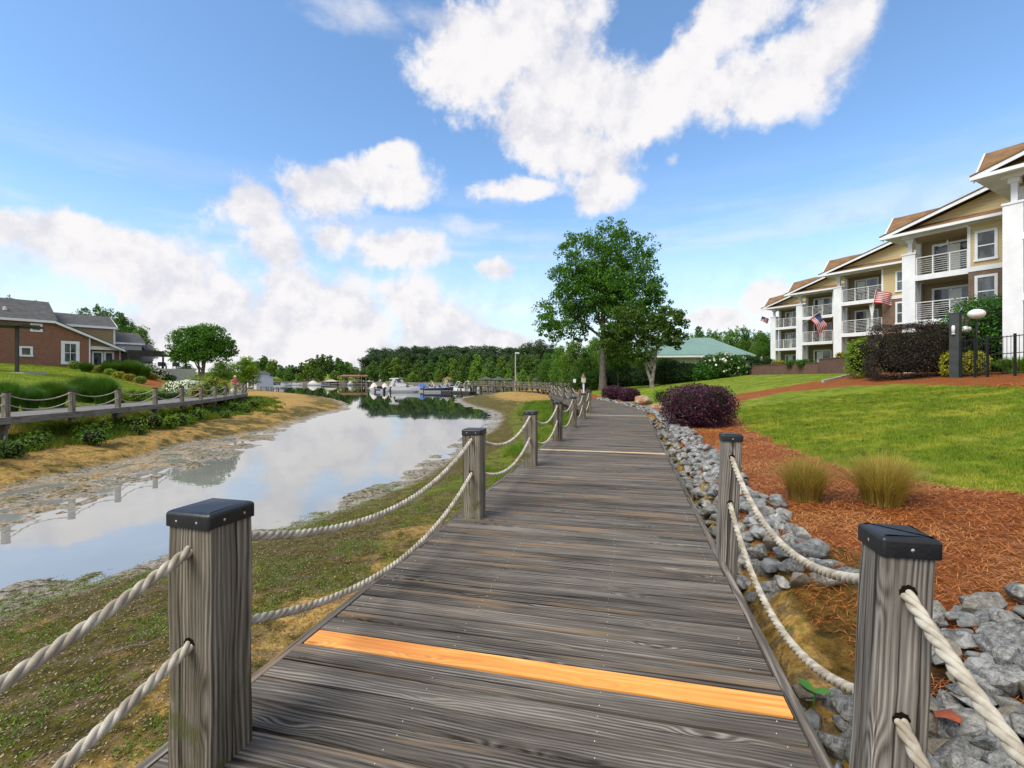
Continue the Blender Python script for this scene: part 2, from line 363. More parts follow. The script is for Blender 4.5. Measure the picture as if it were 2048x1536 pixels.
class Path:
    def __init__(s, pts, s0):
        s.p = np.array(catmull(pts)); d = np.linalg.norm(np.diff(s.p, axis=0), axis=1); s.s = np.concatenate([[0], np.cumsum(d)])+s0
    def at(s, q, off=0.0):
        x = np.interp(q, s.s, s.p[:, 0]); y = np.interp(q, s.s, s.p[:, 1]); e = 0.15
        tx = np.interp(q+e, s.s, s.p[:, 0])-np.interp(q-e, s.s, s.p[:, 0]); ty = np.interp(q+e, s.s, s.p[:, 1])-np.interp(q-e, s.s, s.p[:, 1])
        L = math.hypot(tx, ty); tx /= L; ty /= L
        return Vector((x+ty*off, y-tx*off, 0)), Vector((tx, ty, 0)), Vector((ty, -tx, 0))
WALK = Path(WALK_PTS, -4.0); LWALK = Path(LEFT_PTS, 0.0)
wl = [tuple(p) for p in WALK.p[::8]] + [tuple(WALK.p[-1])]
WL_T = [tuple(p) for p in catmull(WALK_PTS[:16], 2.0)] + [(10, 80), (12, 130)]
LL_T = [tuple(p) for p in catmull(LEFT_PTS, 2.0)] + [(-42, 74), (-56, 96), (-80, 130), (-120, 190), (-135, 250)]
WL_T[0] = (-4.4, -16)
LL_T[0] = (-19.8, -16)
def height(x, y, detail=True):
    x = np.asarray(x, float); y = np.asarray(y, float)
    D = np.abs(seg_dist(x, y, WATER, True)); ins = inside(x, y, WATER)
    Dl = np.where(ins, 0, D)
    shelf = np.where(x < -9, 2.7*sstep(31, 22, y), 0.0)+0.9
    z = WATER_Z + 0.022*np.clip(Dl-shelf+0.9, 0, 6) + 0.004*np.minimum(Dl, shelf) + np.where(x < -9, 0.014, 0)*sstep(0, 0.6, Dl) + 0.80*(1-np.exp(-np.maximum(Dl-shelf, 0)/np.where(x < -9, 2.2+2.0*sstep(22, 34, y), 4.2))) + 0.002
    z = np.where(ins, WATER_Z-0.10*np.minimum(D, 6)-0.015, z)
    flat = np.exp(-np.maximum(np.abs(D)-np.where(ins, 0, shelf-0.9), 0)/2.6)
    z = z + flat*0.16*fbm(x*1.5, y*1.5, 5, 3)*np.where(x < -10, 1.6, 1.0) + np.where(ins, 0, 1)*sstep(1, 4, Dl)*0.22*fbm(x*0.5, y*0.5, 5, 9)
    # right-hand upland
    e = seg_dist(x, y, WL_T)-1.25
    near = sstep(4.4, 2.8, y)
    wR = sstep(-0.15, 0.75-0.35*near, e)*np.where(y > 190, 0, 1)
    wR = wR*sstep(120, 80, y)
    up = -0.13 + 0.128*np.log1p(np.exp((np.minimum(e, 16.5)-2.0)*2))/2 + 0.02*np.clip(e-16.5, 0, 14)
    up = up - 0.34*near*sstep(2.2, 0.3, e) + 0.05*fbm(x*0.6, y*0.6, 3, 21)
    z = z*(1-wR)+up*wR
    # left-hand upland
    e2 = -seg_dist(x, y, LL_T)-1.25
    wL = sstep(0.0, 1.3, e2)
    upl = -0.12 + 0.132*np.log1p(np.exp((e2-1.6)*1.5))/1.5 - 0.09*np.maximum(e2-27, 0) + 0.85*sstep(46, 66, y)*sstep(4, 14, e2)*sstep(110, 75, y)
    upl = np.minimum(upl, 4.4)*sstep(190, 80, y) + 0.06*fbm(x*0.4, y*0.4, 3, 31)
    z = np.where(x < -12, z*(1-wL)+upl*wL, z)
    # far ground and hill
    far = np.where(ins, 0, 1)*sstep(110, 200, y)
    z = z + far*(np.clip((D-3)*0.07, 0, 5) + 13*sstep(60, 190, D)*sstep(-150, -60, x)*sstep(420, 120, x))
    return z
def G(px, py, ymax=400.0):
    """point of the ground seen at photograph pixel (px, py)"""
    Y = np.concatenate([np.arange(1.2, 60, 0.04), np.arange(60, ymax, 0.3)])
    X = (px-PXC)/F*Y; Z = CAMZ-(py-HOR)/F*Y; H = height(X, Y)
    k = np.argmax(H >= Z)
    if H[k] < Z[k]: k = len(Y)-1
    return (float(X[k]), float(Y[k]), float(H[k]))
def hz1(x, y): return float(height(np.array([x]), np.array([y]))[0])
def axis(lo, hi, a, b, step, grow=1.07, mx=14):
    mid = list(np.arange(a, b, step)); s = step; up = []; v = mid[-1]
    while v < hi: s = min(s*grow, mx); v += s; up.append(v)
    dn = []; s = step; v = mid[0]
    while v > lo: s = min(s*grow, mx); v -= s; dn.append(v)
    return np.array(dn[::-1]+mid+up)
LAWN_A = [G(*p)[:2] for p in [(1478,803),(1480,838),(1502,862),(1560,890),(1640,925),(1700,938),(1750,950),(1850,970),(1950,983),(2048,990),(2500,1030),(2900,800),(2500,790),(2048,777),(1900,772),(1800,768),(1700,772),(1560,786)]]
STRAW_B = [G(*p)[:2] for p in [(1440,815),(1474,788),(1600,768),(1700,751),(1745,743),(1820,741),(1905,738),(2048,731),(2500,705),(2900,790),(2500,790),(2048,777),(1900,772),(1800,768),(1700,772),(1560,786),(1478,803),(1470,830)]]
STRAW_N = [G(*p)[:2] for p in [(1350,850),(1478,836),(1502,860),(1560,890),(1640,925),(1700,938),(1750,950),(1850,970),(1950,983),(2048,990),(2500,1030)]] + [(6.6, 1.5), (4.5, 1.2), (3.1, 2.75), (2.9, 3.3), (2.55, 3.9), (2.9, 6.0), (3.7, 9.0), (4.3, 11.0)]
STRAW_L = [G(*p)[:2] for p in [(255,752),(300,757),(345,766),(352,775),(300,775),(262,764)]]
def zones(x, y):
    D = np.where(inside(x, y, WATER), 0, np.abs(seg_dist(x, y, WATER, True)))
    e = seg_dist(x, y, WL_T)-1.25; e2 = -seg_dist(x, y, LL_T)-1.25
    jx = x+0.35*fbm(x*3, y*3, 3, 41)*np.clip(y/6, 0.3, 2); jy = y+0.35*fbm(x*3+50, y*3, 3, 43)*np.clip(y/6, 0.3, 2)
    left = (x < -12) & (e2 > 0.4)
    right = (e > 0.55) & (y < 130) & (x > -12)
    straw = right & ((e < 1.75) & (y > 4) | (y <= 4))
    straw |= right & (inside(jx, jy, STRAW_N) | inside(jx, jy, STRAW_B))
    straw |= inside(jx, jy, STRAW_L)
    straw &= ~inside(jx, jy, LAWN_A)
    lawn = (right | left) & ~straw
    lawn |= (D > 6) & (y > 100)
    dirt = right & (y < 4.4) & (e < 1.25+0.3*(y < 2.9)) & (e > -0.2) | right & (y < 3.0) & (x < 7)
    straw &= ~dirt
    return D, e, e2, lawn, straw, dirt
# ------------------------------------------------------------ ground sheet
gx = axis(-900, 900, -17.5, 9.0, 0.085, 1.06, 30); gy = axis(-14, 1500, 1.2, 17.0, 0.085, 1.035, 30)
XX, YY = np.meshgrid(gx, gy); ZZ = height(XX, YY)
far_m = sstep(500, 900, YY); ZZ = ZZ*(1-far_m)+4*far_m
D_, e_, e2_, lawn_, straw_, dirt_ = zones(XX, YY)
nx, ny = len(gx), len(gy); idx = np.arange(nx*ny).reshape(ny, nx)
Fq = np.stack([idx[:-1, :-1], idx[:-1, 1:], idx[1:, 1:], idx[1:, :-1]], -1).reshape(-1, 4)
zone = np.stack([lawn_, straw_, dirt_], -1).astype(float).reshape(-1, 3)
weed = np.clip(sstep(5.5, 3.8, e_*-1-0.0)*0 + (e_ < -2.5)*(e_ > -6.0)*sstep(10, 13, YY)*sstep(60, 48, YY)*(D_ > 1.6)*(XX > -10), 0, 1)
wet = np.exp(-D_/1.1)
shade2 = np.stack([D_.clip(0, 30), weed, wet], -1).reshape(-1, 3)
def f_ground(t, b):
    z = t.attr('zone', 'Vector'); lw, st, di = t.xyz(z); q = t.attr('zone2', 'Vector'); D, we, wet = t.xyz(q)
    p = t.pos(); px, py, pz = t.xyz(p)
    n0 = t.noise(p, 0.45, 5, 0.6); n1 = t.noise(p, 2.2, 6, 0.65); n2 = t.noise(p, 11, 6, 0.7); n3 = t.noise(p, 45, 4, 0.7)
    # drained lake bed: sand, olive algae crust, wet silt
    sand = t.mix(t.mr(n2, 0.3, 0.7), (0.30, 0.165, 0.040), (0.60, 0.39, 0.12))
    olive = t.mix(t.mr(n2, 0.3, 0.72), (0.034, 0.032, 0.006), (0.150, 0.120, 0.022))
    brown = t.mix(t.mr(n3, 0.3, 0.7), (0.075, 0.055, 0.030), (0.21, 0.165, 0.10))
    f = t.m('ADD', t.m('MULTIPLY', t.m('SUBTRACT', n1, 0.5), 1.9), t.m('ADD', t.m('MULTIPLY', t.m('SUBTRACT', n0, 0.5), 1.5), t.m('ADD', t.mr(D, 3.4, 6.8, -0.30, 0.36, smooth=False), t.mr(px, -9.0, -12.0, 0.0, 0.30))))
    c = t.mix(t.mr(f, -0.12, 0.24), olive, sand)
    c = t.mix(t.m('MULTIPLY', t.mr(t.noise(p, 4.4, 5, 0.65), 0.50, 0.60), 0.75), c, brown)
    green = t.mix(n3, (0.060, 0.095, 0.008), (0.21, 0.25, 0.03))
    c = t.mix(t.m('MULTIPLY', t.mr(t.noise(p, 3.1, 6, 0.7), 0.55, 0.66), t.mr(D, 0.7, 3.0, 0.3, 0.75)), c, green)
    c = t.mix(t.m('MULTIPLY', we, t.mr(n1, 0.44, 0.56)), c, green)
    spk = t.mr(t.noise(p, 60, 3, 0.7), 0.62, 0.72)
    c = t.mix(t.m('MULTIPLY', spk, 0.6), c, (0.33, 0.28, 0.18))
    spk2 = t.mr(t.noise(p, 34, 4, 0.75), 0.42, 0.32)
    c = t.mix(t.m('MULTIPLY', spk2, 0.7), c, (0.025, 0.022, 0.014))
    lowz = t.mr(pz, WATER_Z-0.02, WATER_Z+0.16, 1, 0)
    silt = t.mix(t.mr(n2, 0.3, 0.7), (0.16, 0.135, 0.095), (0.50, 0.455, 0.375))
    c = t.mix(t.m('MULTIPLY', lowz, t.mr(t.noise(p, 5.5, 6, 0.75), 0.42, 0.52)), c, silt)
    c = t.mix(t.mr(pz, WATER_Z-0.03, WATER_Z-0.25), c, (0.115, 0.115, 0.09))
    # lawn
    g1 = t.mix(t.mr(n1, 0.3, 0.7), (0.090, 0.145, 0.010), (0.225, 0.290, 0.018))
    g1 = t.mix(t.m('MULTIPLY', t.mr(n0, 0.46, 0.66), 0.5), g1, (0.30, 0.35, 0.035))
    g1 = t.mix(t.m('MULTIPLY', t.mr(t.noise(p, 0.9, 5, 0.7), 0.56, 0.70), 0.6), g1, (0.27, 0.25, 0.075))
    mow = t.noise(t.vm('MULTIPLY', p, (2.2, 0.7, 1)), 1.6, 5, 0.7); g1 = t.mix(t.m('MULTIPLY', t.mr(mow, 0.52, 0.66), 0.55), g1, (0.36, 0.37, 0.07)); g1 = t.mix(t.m('MULTIPLY', t.mr(mow, 0.46, 0.34), 0.6), g1, (0.045, 0.105, 0.008))
    g1 = t.mix(1.0, g1, t.mix(t.mr(n3, 0.35, 0.65), (0.45, 0.5, 0.45), (1.35, 1.35, 1.3)), 'MULTIPLY')
    c = t.mix(lw, c, g1)
    # pine straw
    v = t.vm('MULTIPLY', p, (1, 1, 1)); s1 = t.noise(v, 26, 5, 0.75, 1.6)
    s = t.mix(t.mr(s1, 0.34, 0.66), (0.100, 0.028, 0.008), (0.50, 0.165, 0.045))
    s = t.mix(t.mr(t.noise(p, 1.6, 5, 0.65), 0.5, 0.75), s, (0.34, 0.17, 0.075))
    s = t.mix(t.m('MULTIPLY', t.mr(t.noise(p, 2.4, 4, 0.65), 0.60, 0.70), 0.5), s, (0.055, 0.038, 0.022))
    c = t.mix(st, c, s)
    d = t.mix(t.mr(n2, 0.3, 0.7), (0.09, 0.050, 0.010), (0.38, 0.235, 0.055))
    d = t.mix(t.mr(n1, 0.5, 0.66), d, (0.085, 0.070, 0.020)); d = t.mix(t.mr(py, 3.0, 2.8), d, t.mix(n3, (0.022, 0.014, 0.009), (0.11, 0.060, 0.030)))
    c = t.mix(di, c, d)
    t.put(b.inputs['Base Color'], c)
    t.put(b.inputs['Roughness'], t.mr(pz, WATER_Z, WATER_Z+0.09, 0.32, 0.9))
    hh = t.m('ADD', t.m('MULTIPLY', n2, 1.3), t.m('ADD', t.m('MULTIPLY', n3, 0.5), t.m('MULTIPLY', s1, t.m('ADD', st, t.m('MULTIPLY', di, 2.5)))))
    t.put(b.inputs['Normal'], t.bump(hh, 0.055, 0.9))
mat('ground', rough=0.9, fn=f_ground, spec=0.12)
ground = link_mesh('ground', np_mesh('ground', np.stack([XX, YY, ZZ], -1).reshape(-1, 3), Fq, MATS['ground'], {'zone': zone, 'zone2': shade2}, smooth=True))
tag(ground, kind='structure')
# ------------------------------------------------------------ water
def f_water(t, b):
    p = t.pos(); px, py, pz = t.xyz(p)
    b.inputs['IOR'].default_value = 2.1; b.inputs['Specular IOR Level'].default_value = 0.5
    n = t.noise(t.vm('MULTIPLY', p, (0.40, 0.9, 1)), 0.8, 3, 0.5); n2 = t.noise(t.vm('MULTIPLY', p, (0.5, 1.0, 1)), 5.0, 2, 0.5)
    t.put(b.inputs['Normal'], t.bump(t.m('ADD', n, t.m('MULTIPLY', n2, 0.004)), 0.012, 0.3))
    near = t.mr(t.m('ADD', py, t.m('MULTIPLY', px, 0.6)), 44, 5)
    t.put(b.inputs['Base Color'], t.mix(near, (0.020, 0.030, 0.020), t.mix(t.noise(p, 0.5, 3), (0.21, 0.215, 0.20), (0.30, 0.30, 0.28))))  # paler towards the viewer: silty water, with whitish reflection put into the colour
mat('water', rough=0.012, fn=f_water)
wx = np.linspace(-260, 120, 20); wy = np.linspace(-14, 330, 20); WX, WY = np.meshgrid(wx, wy); ii = np.arange(400).reshape(20, 20)
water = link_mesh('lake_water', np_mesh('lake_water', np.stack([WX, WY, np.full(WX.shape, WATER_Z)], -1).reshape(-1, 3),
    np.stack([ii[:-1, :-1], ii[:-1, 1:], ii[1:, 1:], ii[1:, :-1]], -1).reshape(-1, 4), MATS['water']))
tag(water, kind='structure')

# ------------------------------------------------------------ boardwalks
BOARD_W = MATS['deck_wood']; NAIL = MATS['screw']
def boardwalk(name, path, s0, s1, half, label, newat=(), near_nails=0.0, palefrom=None, rim_m='deck_wood', plank_m='deck_wood', pitch=0.149):
    root = empty(name, (0, 0, 0), 0, label, 'boardwalk')
    deck = MB(); nails = MB(); s = s0; rnd = random.Random(3)
    while s < s1:
        c, t, r = path.at(s); hw = 0.0668
        w2 = half + rnd.uniform(-0.006, 0.006)
        dz = rnd.uniform(-0.0025, 0.0015); tl = rnd.uniform(-0.003, 0.003)
        r2 = (r + Vector((0, 0, tl*0.6)) + t*rnd.uniform(-0.0012, 0.0012)).normalized()
        hit = [q for q in newat if abs(s-q[0]) < pitch/2]
        tgt = deck
        if hit: tgt = MB()
        up = Vector((0, 0, 1)); t2 = up.cross(r2).normalized(); u2 = r2.cross(t2)
        cz = c + Vector((0, 0, -0.019+dz)); off = (rnd.uniform(0, 60), rnd.uniform(0, 60), rnd.uniform(0, 60))
        big = 1.5 if s < 12 else 1
        tgt.obox(cz, (r2, t2, u2), (w2, hw, 0.019), 0, 0, off)
        if hit:
            o = tgt.build('new_plank', MATS[hit[0][1]], root); o['label'] = hit[0][2]
        if s < near_nails:
            for a in (-half+0.09, -half*0.33, half*0.33, half-0.09):
                for bq in (-0.042, 0.042):
                    if rnd.random() < 0.85:
                        q = c + r*(a+rnd.uniform(-0.012, 0.012)) + t*(bq+rnd.uniform(-0.008, 0.008))
                        nails.lathe((q.x, q.y, 0.0), [(0.0036, dz-0.001), (0.0034, dz+0.0008), (0.0, dz+0.001)], 7)
        s += pitch
    deck.build('decking', [MATS[plank_m]], root)
    if nails.v: tag(nails.build('nail_heads', NAIL, root), kind='stuff')
    for sd in (-1, 1):
        q = s0
        while q < s1-0.01:
            q2 = min(q+3.1, s1); k = 6; rim = MB(); V = []; GV = []; off = [random.uniform(0, 50) for _ in range(3)]
            dzr = random.uniform(-0.003, 0.002)
            for j in range(k+1):
                qq = q+0.004+(q2-q-0.008)*j/k
                for (a, zz) in ((-0.024, -0.25), (0.024, -0.25), (0.024, -0.002), (-0.024, -0.002)):
                    pt, _, _ = path.at(qq, sd*(half+0.032)+a); V.append((pt.x, pt.y, zz+dzr)); GV.append((qq+off[0], zz+off[1], a+off[2]))
            rim.add(V, [(j*4+m, j*4+(m+1) % 4, (j+1)*4+(m+1) % 4, (j+1)*4+m) for j in range(k) for m in range(4)]+[(3, 2, 1, 0), (k*4, k*4+1, k*4+2, k*4+3)], 0, GV)
            rim.build('edge_board', MATS[rim_m], root); q = q2
    for sd in (-0.72, 0.0, 0.72):
        j = MB(); q = s0
        while q < s1-0.5:
            a, _, _ = path.at(q, sd*half); b2, _, _ = path.at(min(q+1.5, s1), sd*half); d = b2-a; tt = d.normalized()
            j.obox((a+b2)/2+Vector((0, 0, -0.15)), (tt, (tt.y, -tt.x, 0), (0, 0, 1)), (d.length/2, 0.02, 0.11), 0, 0); q += 1.5
        j.build('joist', MATS['far_wood'], root)
    return root
def piles(root, path, ss, half, m='far_wood', r=0.09):
    for s in ss:
        for sd in (-1, 1):
            p, t, rr = path.at(s, sd*(half-0.22)); g = hz1(p.x, p.y); b = MB(); h = (g-0.4, -0.26)
            if h[1]-h[0] > 0.4:
                b.obox((p.x, p.y, (h[0]+h[1])/2), (t, rr, (0, 0, 1)), (r, r, (h[1]-h[0])/2), 0, 2); b.build('pile', MATS[m], root)
def post_geo(pos, t, r, half, z0, z1, lean=(0, 0), m='post_wood', screws=True, chips=True):
    """post mesh in world coordinates, with lean"""
    b = MB(); V = []; GV = []; n = 9; o = [random.uniform(0, 40) for _ in range(3)]
    for i in range(n):
        z = z0+(z1-z0)*i/(n-1); k = (z-z1)/(z1-z0)
        for (a, c) in ((-1, -1), (1, -1), (1, 1), (-1, 1)):
            jj = 0.0022*math.sin(i*1.7+a*2.1+c+o[0]) if chips else 0
            q = Vector((pos[0]+lean[0]*(-k if False else k), pos[1]+lean[1]*k, z))+r*(a*(half+jj))+t*(c*(half+jj)); V.append(q)
            GV.append((z+o[0], a*half+o[1], c*half+o[2]))
    Fc = [(i*4+k, i*4+(k+1) % 4, (i+1)*4+(k+1) % 4, (i+1)*4+k) for i in range(n-1) for k in range(4)] + [(3, 2, 1, 0), (n*4-4, n*4-3, n*4-2, n*4-1)]
    b.add(V, Fc, 0, GV); return b
def post_cap(parent, pos, t, r, half, z1, rot=0.0, fine=True, tilt=0.0):
    b = MB(); h = half+0.009
    c, s = math.cos(rot), math.sin(rot); t2 = t*c+r*s; r2 = r*c-t*s
    b.obox((pos[0], pos[1], z1-0.014), (r2, t2, (0, 0, 1)), (h, h, 0.026))
    me = b.mesh('post_cap', MATS['cap'])
    if fine:
        bm = bmesh.new(); bm.from_mesh(me)
        bmesh.ops.bevel(bm, geom=[e for e in bm.edges if abs((e.verts[0].co-e.verts[1].co).z) > 0.02], offset=0.017 if half > 0.08 else 0.012, segments=4, profile=0.5, affect='EDGES')
        top = [f for f in bm.faces if f.normal.z > 0.9]
        r_ = bmesh.ops.inset_region(bm, faces=top, thickness=0.022, depth=0.006)
        bmesh.ops.bevel(bm, geom=[e for e in bm.edges if all(v.co.z > z1+0.008 for v in e.verts) and len(e.link_faces) == 2 and e.calc_face_angle(0) > R(40)], offset=0.010, segments=3, profile=0.5, affect='EDGES')
        for v in bm.verts:
            if v.co.z < z1-0.025: v.co.z -= 0.004*math.sin(v.co.x*60+v.co.y*40)
        bm.to_mesh(me); bm.free()
        for p in me.polygons: p.use_smooth = True
        me.set_sharp_from_angle(angle=R(50))
    o = link_mesh('post_cap', me, parent)
    if fine:
        sc = MB()
        for ax, sg in ((t2, -1), (r2, 1), (r2, -1), (t2, 1)):
            for k in ((-0.45, 0.42) if half > 0.08 else (0.0,)):
                side = ax.cross(Vector((0, 0, 1)))
                cc = Vector((pos[0], pos[1], z1-0.018))+ax*sg*(h+0.0005)+side*k*h
                n = 10; V = [cc+ax*sg*0.0018]+[cc+(side*math.cos(2*math.pi*i/n)+Vector((0, 0, 1))*math.sin(2*math.pi*i/n))*0.0052 for i in range(n)]
                sc.add(V, [(0, 1+i, 1+(i+1) % n) for i in range(n)])
        sc.build('screws', NAIL, o)
    return o
def rope_mesh(A, Bq, sag, rad, lvl, parent, m='rope', frac=(0, 1)):
    A = Vector(A); Bq = Vector(Bq); L = (Bq-A).length*1.02; b = MB()
    def P(u): return A.lerp(Bq, u)+Vector((0, 0, -4*sag*u*(1-u)))
    if lvl == 0:
        pitch = rad*7.2; n = int(L/pitch*14); n = max(n, 40)
        for k in range(3):
            pts = []
            for i in range(n+1):
                u = frac[0]+(frac[1]-frac[0])*i/n; p = P(u); tt = (P(min(u+0.004, 1.0))-P(max(u-0.004, 0))).normalized()
                sd = tt.cross(Vector((0, 0, 1))).normalized(); up = sd.cross(tt)
                a = 2*math.pi*(u*L/pitch + k/3); pts.append(p+(sd*math.cos(a)+up*math.sin(a))*rad*0.53)
            b.tube(pts, rad*0.555, 9, 0, True)
    elif lvl == 1:
        n = max(30, int(L/(rad*7.2)*8)); V = []; K = 9; G_ = []
        for i in range(n+1):
            u = i/n; p = P(u); tt = (P(min(u+0.01, 1))-P(max(u-0.01, 0))).normalized(); sd = tt.cross(Vector((0, 0, 1))).normalized(); up = sd.cross(tt)
            for k in range(K):
                a = 2*math.pi*k/K; rr = rad*(0.88+0.20*math.cos(3*(a-2*math.pi*u*L/(rad*7.2)))); q = (sd*math.cos(a)+up*math.sin(a))*rr
                V.append(p+q); G_.append((u*L, q.x, q.z))
        b.add(V, [(i*K+k, i*K+(k+1) % K, (i+1)*K+(k+1) % K, (i+1)*K+k) for i in range(n) for k in range(K)], 0, G_, True)
    else:
        b.tube([P(i/10) for i in range(11)], rad, 5 if lvl == 2 else 4, 0, False)
    return b.build('rope', MATS[m], parent)
def hole_ring(parent, c, ax, rad):
    b = MB(); n = 24; c = Vector(c); side = ax.cross(Vector((0, 0, 1))).normalized(); up = Vector((0, 0, 1))
    V = [c]+[c+(side*math.cos(2*math.pi*i/n)+up*math.sin(2*math.pi*i/n))*rad*(1+0.08*math.sin(i*2.3)) for i in range(n)]
    b.add(V, [(0, 1+i, 1+(i+1) % n) for i in range(n)]); return b.build('rope_hole', MATS['hole'], parent)
mat('hole', (0.012, 0.010, 0.008), 0.95, spec=0.0)
def railing(name, label, path, ss, off, half, top=0.90, holes=(0.82, 0.47), rad=0.019, leans=None, m='post_wood', sag=(0.26, 0.28), levels=None, zb=None):
    root = empty(name, (0, 0, 0), 0, label, 'rope railing'); pts = []
    for i, s in enumerate(ss):
        p, t, r = path.at(s, off); ln = (leans or {}).get(i, (random.uniform(-0.01, 0.01), random.uniform(-0.01, 0.01)))
        lvl = levels(i) if levels else 1; zz = -0.45 if zb is None else zb
        tp = top+random.uniform(-0.012, 0.012)+(0.045 if (i == 1 and top < 0.95) else 0)
        o = post_geo((p.x, p.y), t, r, half, zz, tp-0.01, ln, m).build('post', MATS[m], root)
        if lvl == 0:
            bm = bmesh.new(); bm.from_mesh(o.data); ve = [e for e in bm.edges if abs((e.verts[0].co-e.verts[1].co).z) > 0.08 and e.calc_face_angle(0) > 1.0]
            bmesh.ops.bevel(bm, geom=ve, offset=0.009, segments=2, profile=0.5, affect='EDGES'); bm.to_mesh(o.data); bm.free()
        if lvl < 3:
            post_cap(o, (p.x, p.y), t, r, half, tp, random.uniform(-0.03, 0.03), lvl < 2)
        else:
            post_cap(o, (p.x, p.y), t, r, half, tp, 0, False)
        if lvl == 0:
            for h in holes:
                k = (h-tp)/(tp-zz)
                c = Vector((p.x+ln[0]*k, p.y+ln[1]*k, h+0.004))-t*(half+0.0012); hole_ring(o, c, -t, rad*1.2)
        pts.append((p, t, r, ln, tp, zz))
    for i in range(len(ss)-1):
        for h, sg in zip(holes, sag):
            (p, t, r, ln, tp, zz), (p2, t2, r2, l2, tp2, zz2) = pts[i], pts[i+1]
            k = (h-tp)/(tp-zz)
            A = Vector((p.x+ln[0]*k, p.y+ln[1]*k, h))+t*(half-0.04); B2 = Vector((p2.x+l2[0]*k, p2.y+l2[1]*k, h+0.002))-t2*(half-0.02)
            sgg = sg*(A-B2).length/3.0*random.uniform(0.92, 1.08)
            rope_mesh(A, B2, sgg, rad, levels(i) if levels else 1, root)
    return root
near_walk = boardwalk('boardwalk', WALK, -3.2, 126.0, 1.21, 'weathered grey plank boardwalk leading from the viewer along the lake bank', 
    newat=((2.317, 'new_wood', 'fresh orange replacement plank across the near boardwalk'), (9.469, 'pale_wood', 'thin pale tan replacement plank in the middle of the boardwalk'), (18.707, 'pale_wood', 'farthest pale replacement plank on the boardwalk')), near_nails=5.5)
piles(near_walk, WALK, [1.5+3.1*i for i in range(-1, 8)]+[23.2+3.1*i for i in range(34)], 1.21)
SP = [1.5+3.1*i for i in range(-1, 41)]
SP[2] = 4.72
lv = lambda i: 0 if i <= 3 else (1 if i < 9 else (2 if i < 14 else 3))
railing('rope_railing', 'rope railing of square capped posts along the left edge of the near boardwalk', WALK, SP, -1.045, 0.098, levels=lv, m='post_wood', leans={1: (0.0, 0.0), 2: (0.0, 0.0)})
railing('rope_railing', 'short rope railing of slim leaning posts on the right edge of the near boardwalk', WALK, [-0.85, 1.69, 4.106], 1.325, 0.069, top=0.975,
    holes=(0.82, 0.46), sag=(0.36, 0.40), leans={0: (0.05, 0.03), 1: (0.15, 0.07), 2: (0.075, 0.02)}, m='pale_post_wood', levels=lambda i: 0, zb=-0.7)
railing('rope_railing', 'distant rope railing on the landward edge of the far end of the near boardwalk', WALK, [60+3.1*i for i in range(22)], 1.09, 0.09, levels=lambda i: 3)
wood('far_deck', (0.10, 0.09, 0.085), (0.20, 0.19, 0.18), (0.32, 0.31, 0.30), freq=60, bumpd=0.002)
left_walk = boardwalk('boardwalk', LWALK, 8.0, 67.0, 1.21, 'grey boardwalk on the opposite bank below the clubhouse lawn', rim_m='far_wood', plank_m='far_deck')
def s_at_y(path, y): return float(np.interp(y, path.p[:, 1], path.s))
LS = [s_at_y(LWALK, y) for y in (14.6, 17.5, 20.3, 23.1, 26.1, 28.9, 31.6, 34.3, 37.0)] + [s_at_y(LWALK, 40)+2.9*i for i in range(8)]
LS = [q for q in LS if q < 67]
wood('far_post', (0.06, 0.05, 0.04), (0.17, 0.145, 0.115), (0.30, 0.27, 0.23), freq=60, bumpd=0.002)
railing('rope_railing', 'rope railing on the water side of the opposite boardwalk below the clubhouse', LWALK, LS, 1.06, 0.088, levels=lambda i: 2, m='far_post', rad=0.022)
railing('rope_railing', 'rope railing on the landward side of the opposite boardwalk near its bend', LWALK, [q for q in LS if q > 40], -1.06, 0.098, levels=lambda i: 3, m='far_post', rad=0.022)
piles(left_walk, LWALK, LS[1::3], 1.21, r=0.075)
# ------------------------------------------------------------ riprap
def rock_mesh(seed):
    rn = random.Random(seed); bm = bmesh.new()
    for _ in range(15):
        v = Vector((rn.gauss(0, 1), rn.gauss(0, 1), rn.gauss(0, 1))).normalized()*rn.uniform(0.86, 1.0)
        bm.verts.new((v.x*0.62, v.y*0.46, v.z*0.34))
    r = bmesh.ops.convex_hull(bm, input=bm.verts)
    bmesh.ops.delete(bm, geom=[g for g in r['geom_interior'] if isinstance(g, bmesh.types.BMVert)], context='VERTS')
    bmesh.ops.bevel(bm, geom=list(bm.edges), offset=0.028, segments=2, profile=0.5, affect='EDGES', clamp_overlap=True)
    bmesh.ops.triangulate(bm, faces=bm.faces)
    me = bpy.data.meshes.new('rock'); bm.to_mesh(me); bm.free(); me.materials.append(MATS['rock'])
    for p in me.polygons: p.use_smooth = True
    me.set_sharp_from_angle(angle=R(38)); return me
ROCKS = [rock_mesh(i) for i in range(12)]
rn = random.Random(11); cand = []
def add_rock(s, e, size, dz=0.0):
    p, t, r = WALK.at(s, 1.26+e); z = hz1(p.x, p.y); cand.append((p.x, p.y, z+dz, size))
s = 4.3
while s < 36:
    wdt = 0.74 if s < 8 else 0.78
    st = 0.155 if s < 10 else (0.19 if s < 18 else 0.27)
    e = 0.02
    while e < wdt+0.25*rn.random():
        add_rock(s+rn.uniform(-0.08, 0.08), e+rn.uniform(-0.05, 0.06)+0.06, rn.uniform(0.15, 0.29)*(1 if s < 14 else 1.2), rn.uniform(0.0, 0.09))
        e += st*rn.uniform(0.75, 1.1)
    s += st*0.92
def walk_e(x, y): return float(seg_dist(np.array([x]), np.array([y]), WL_T)[0])-1.25
yy = 0.9
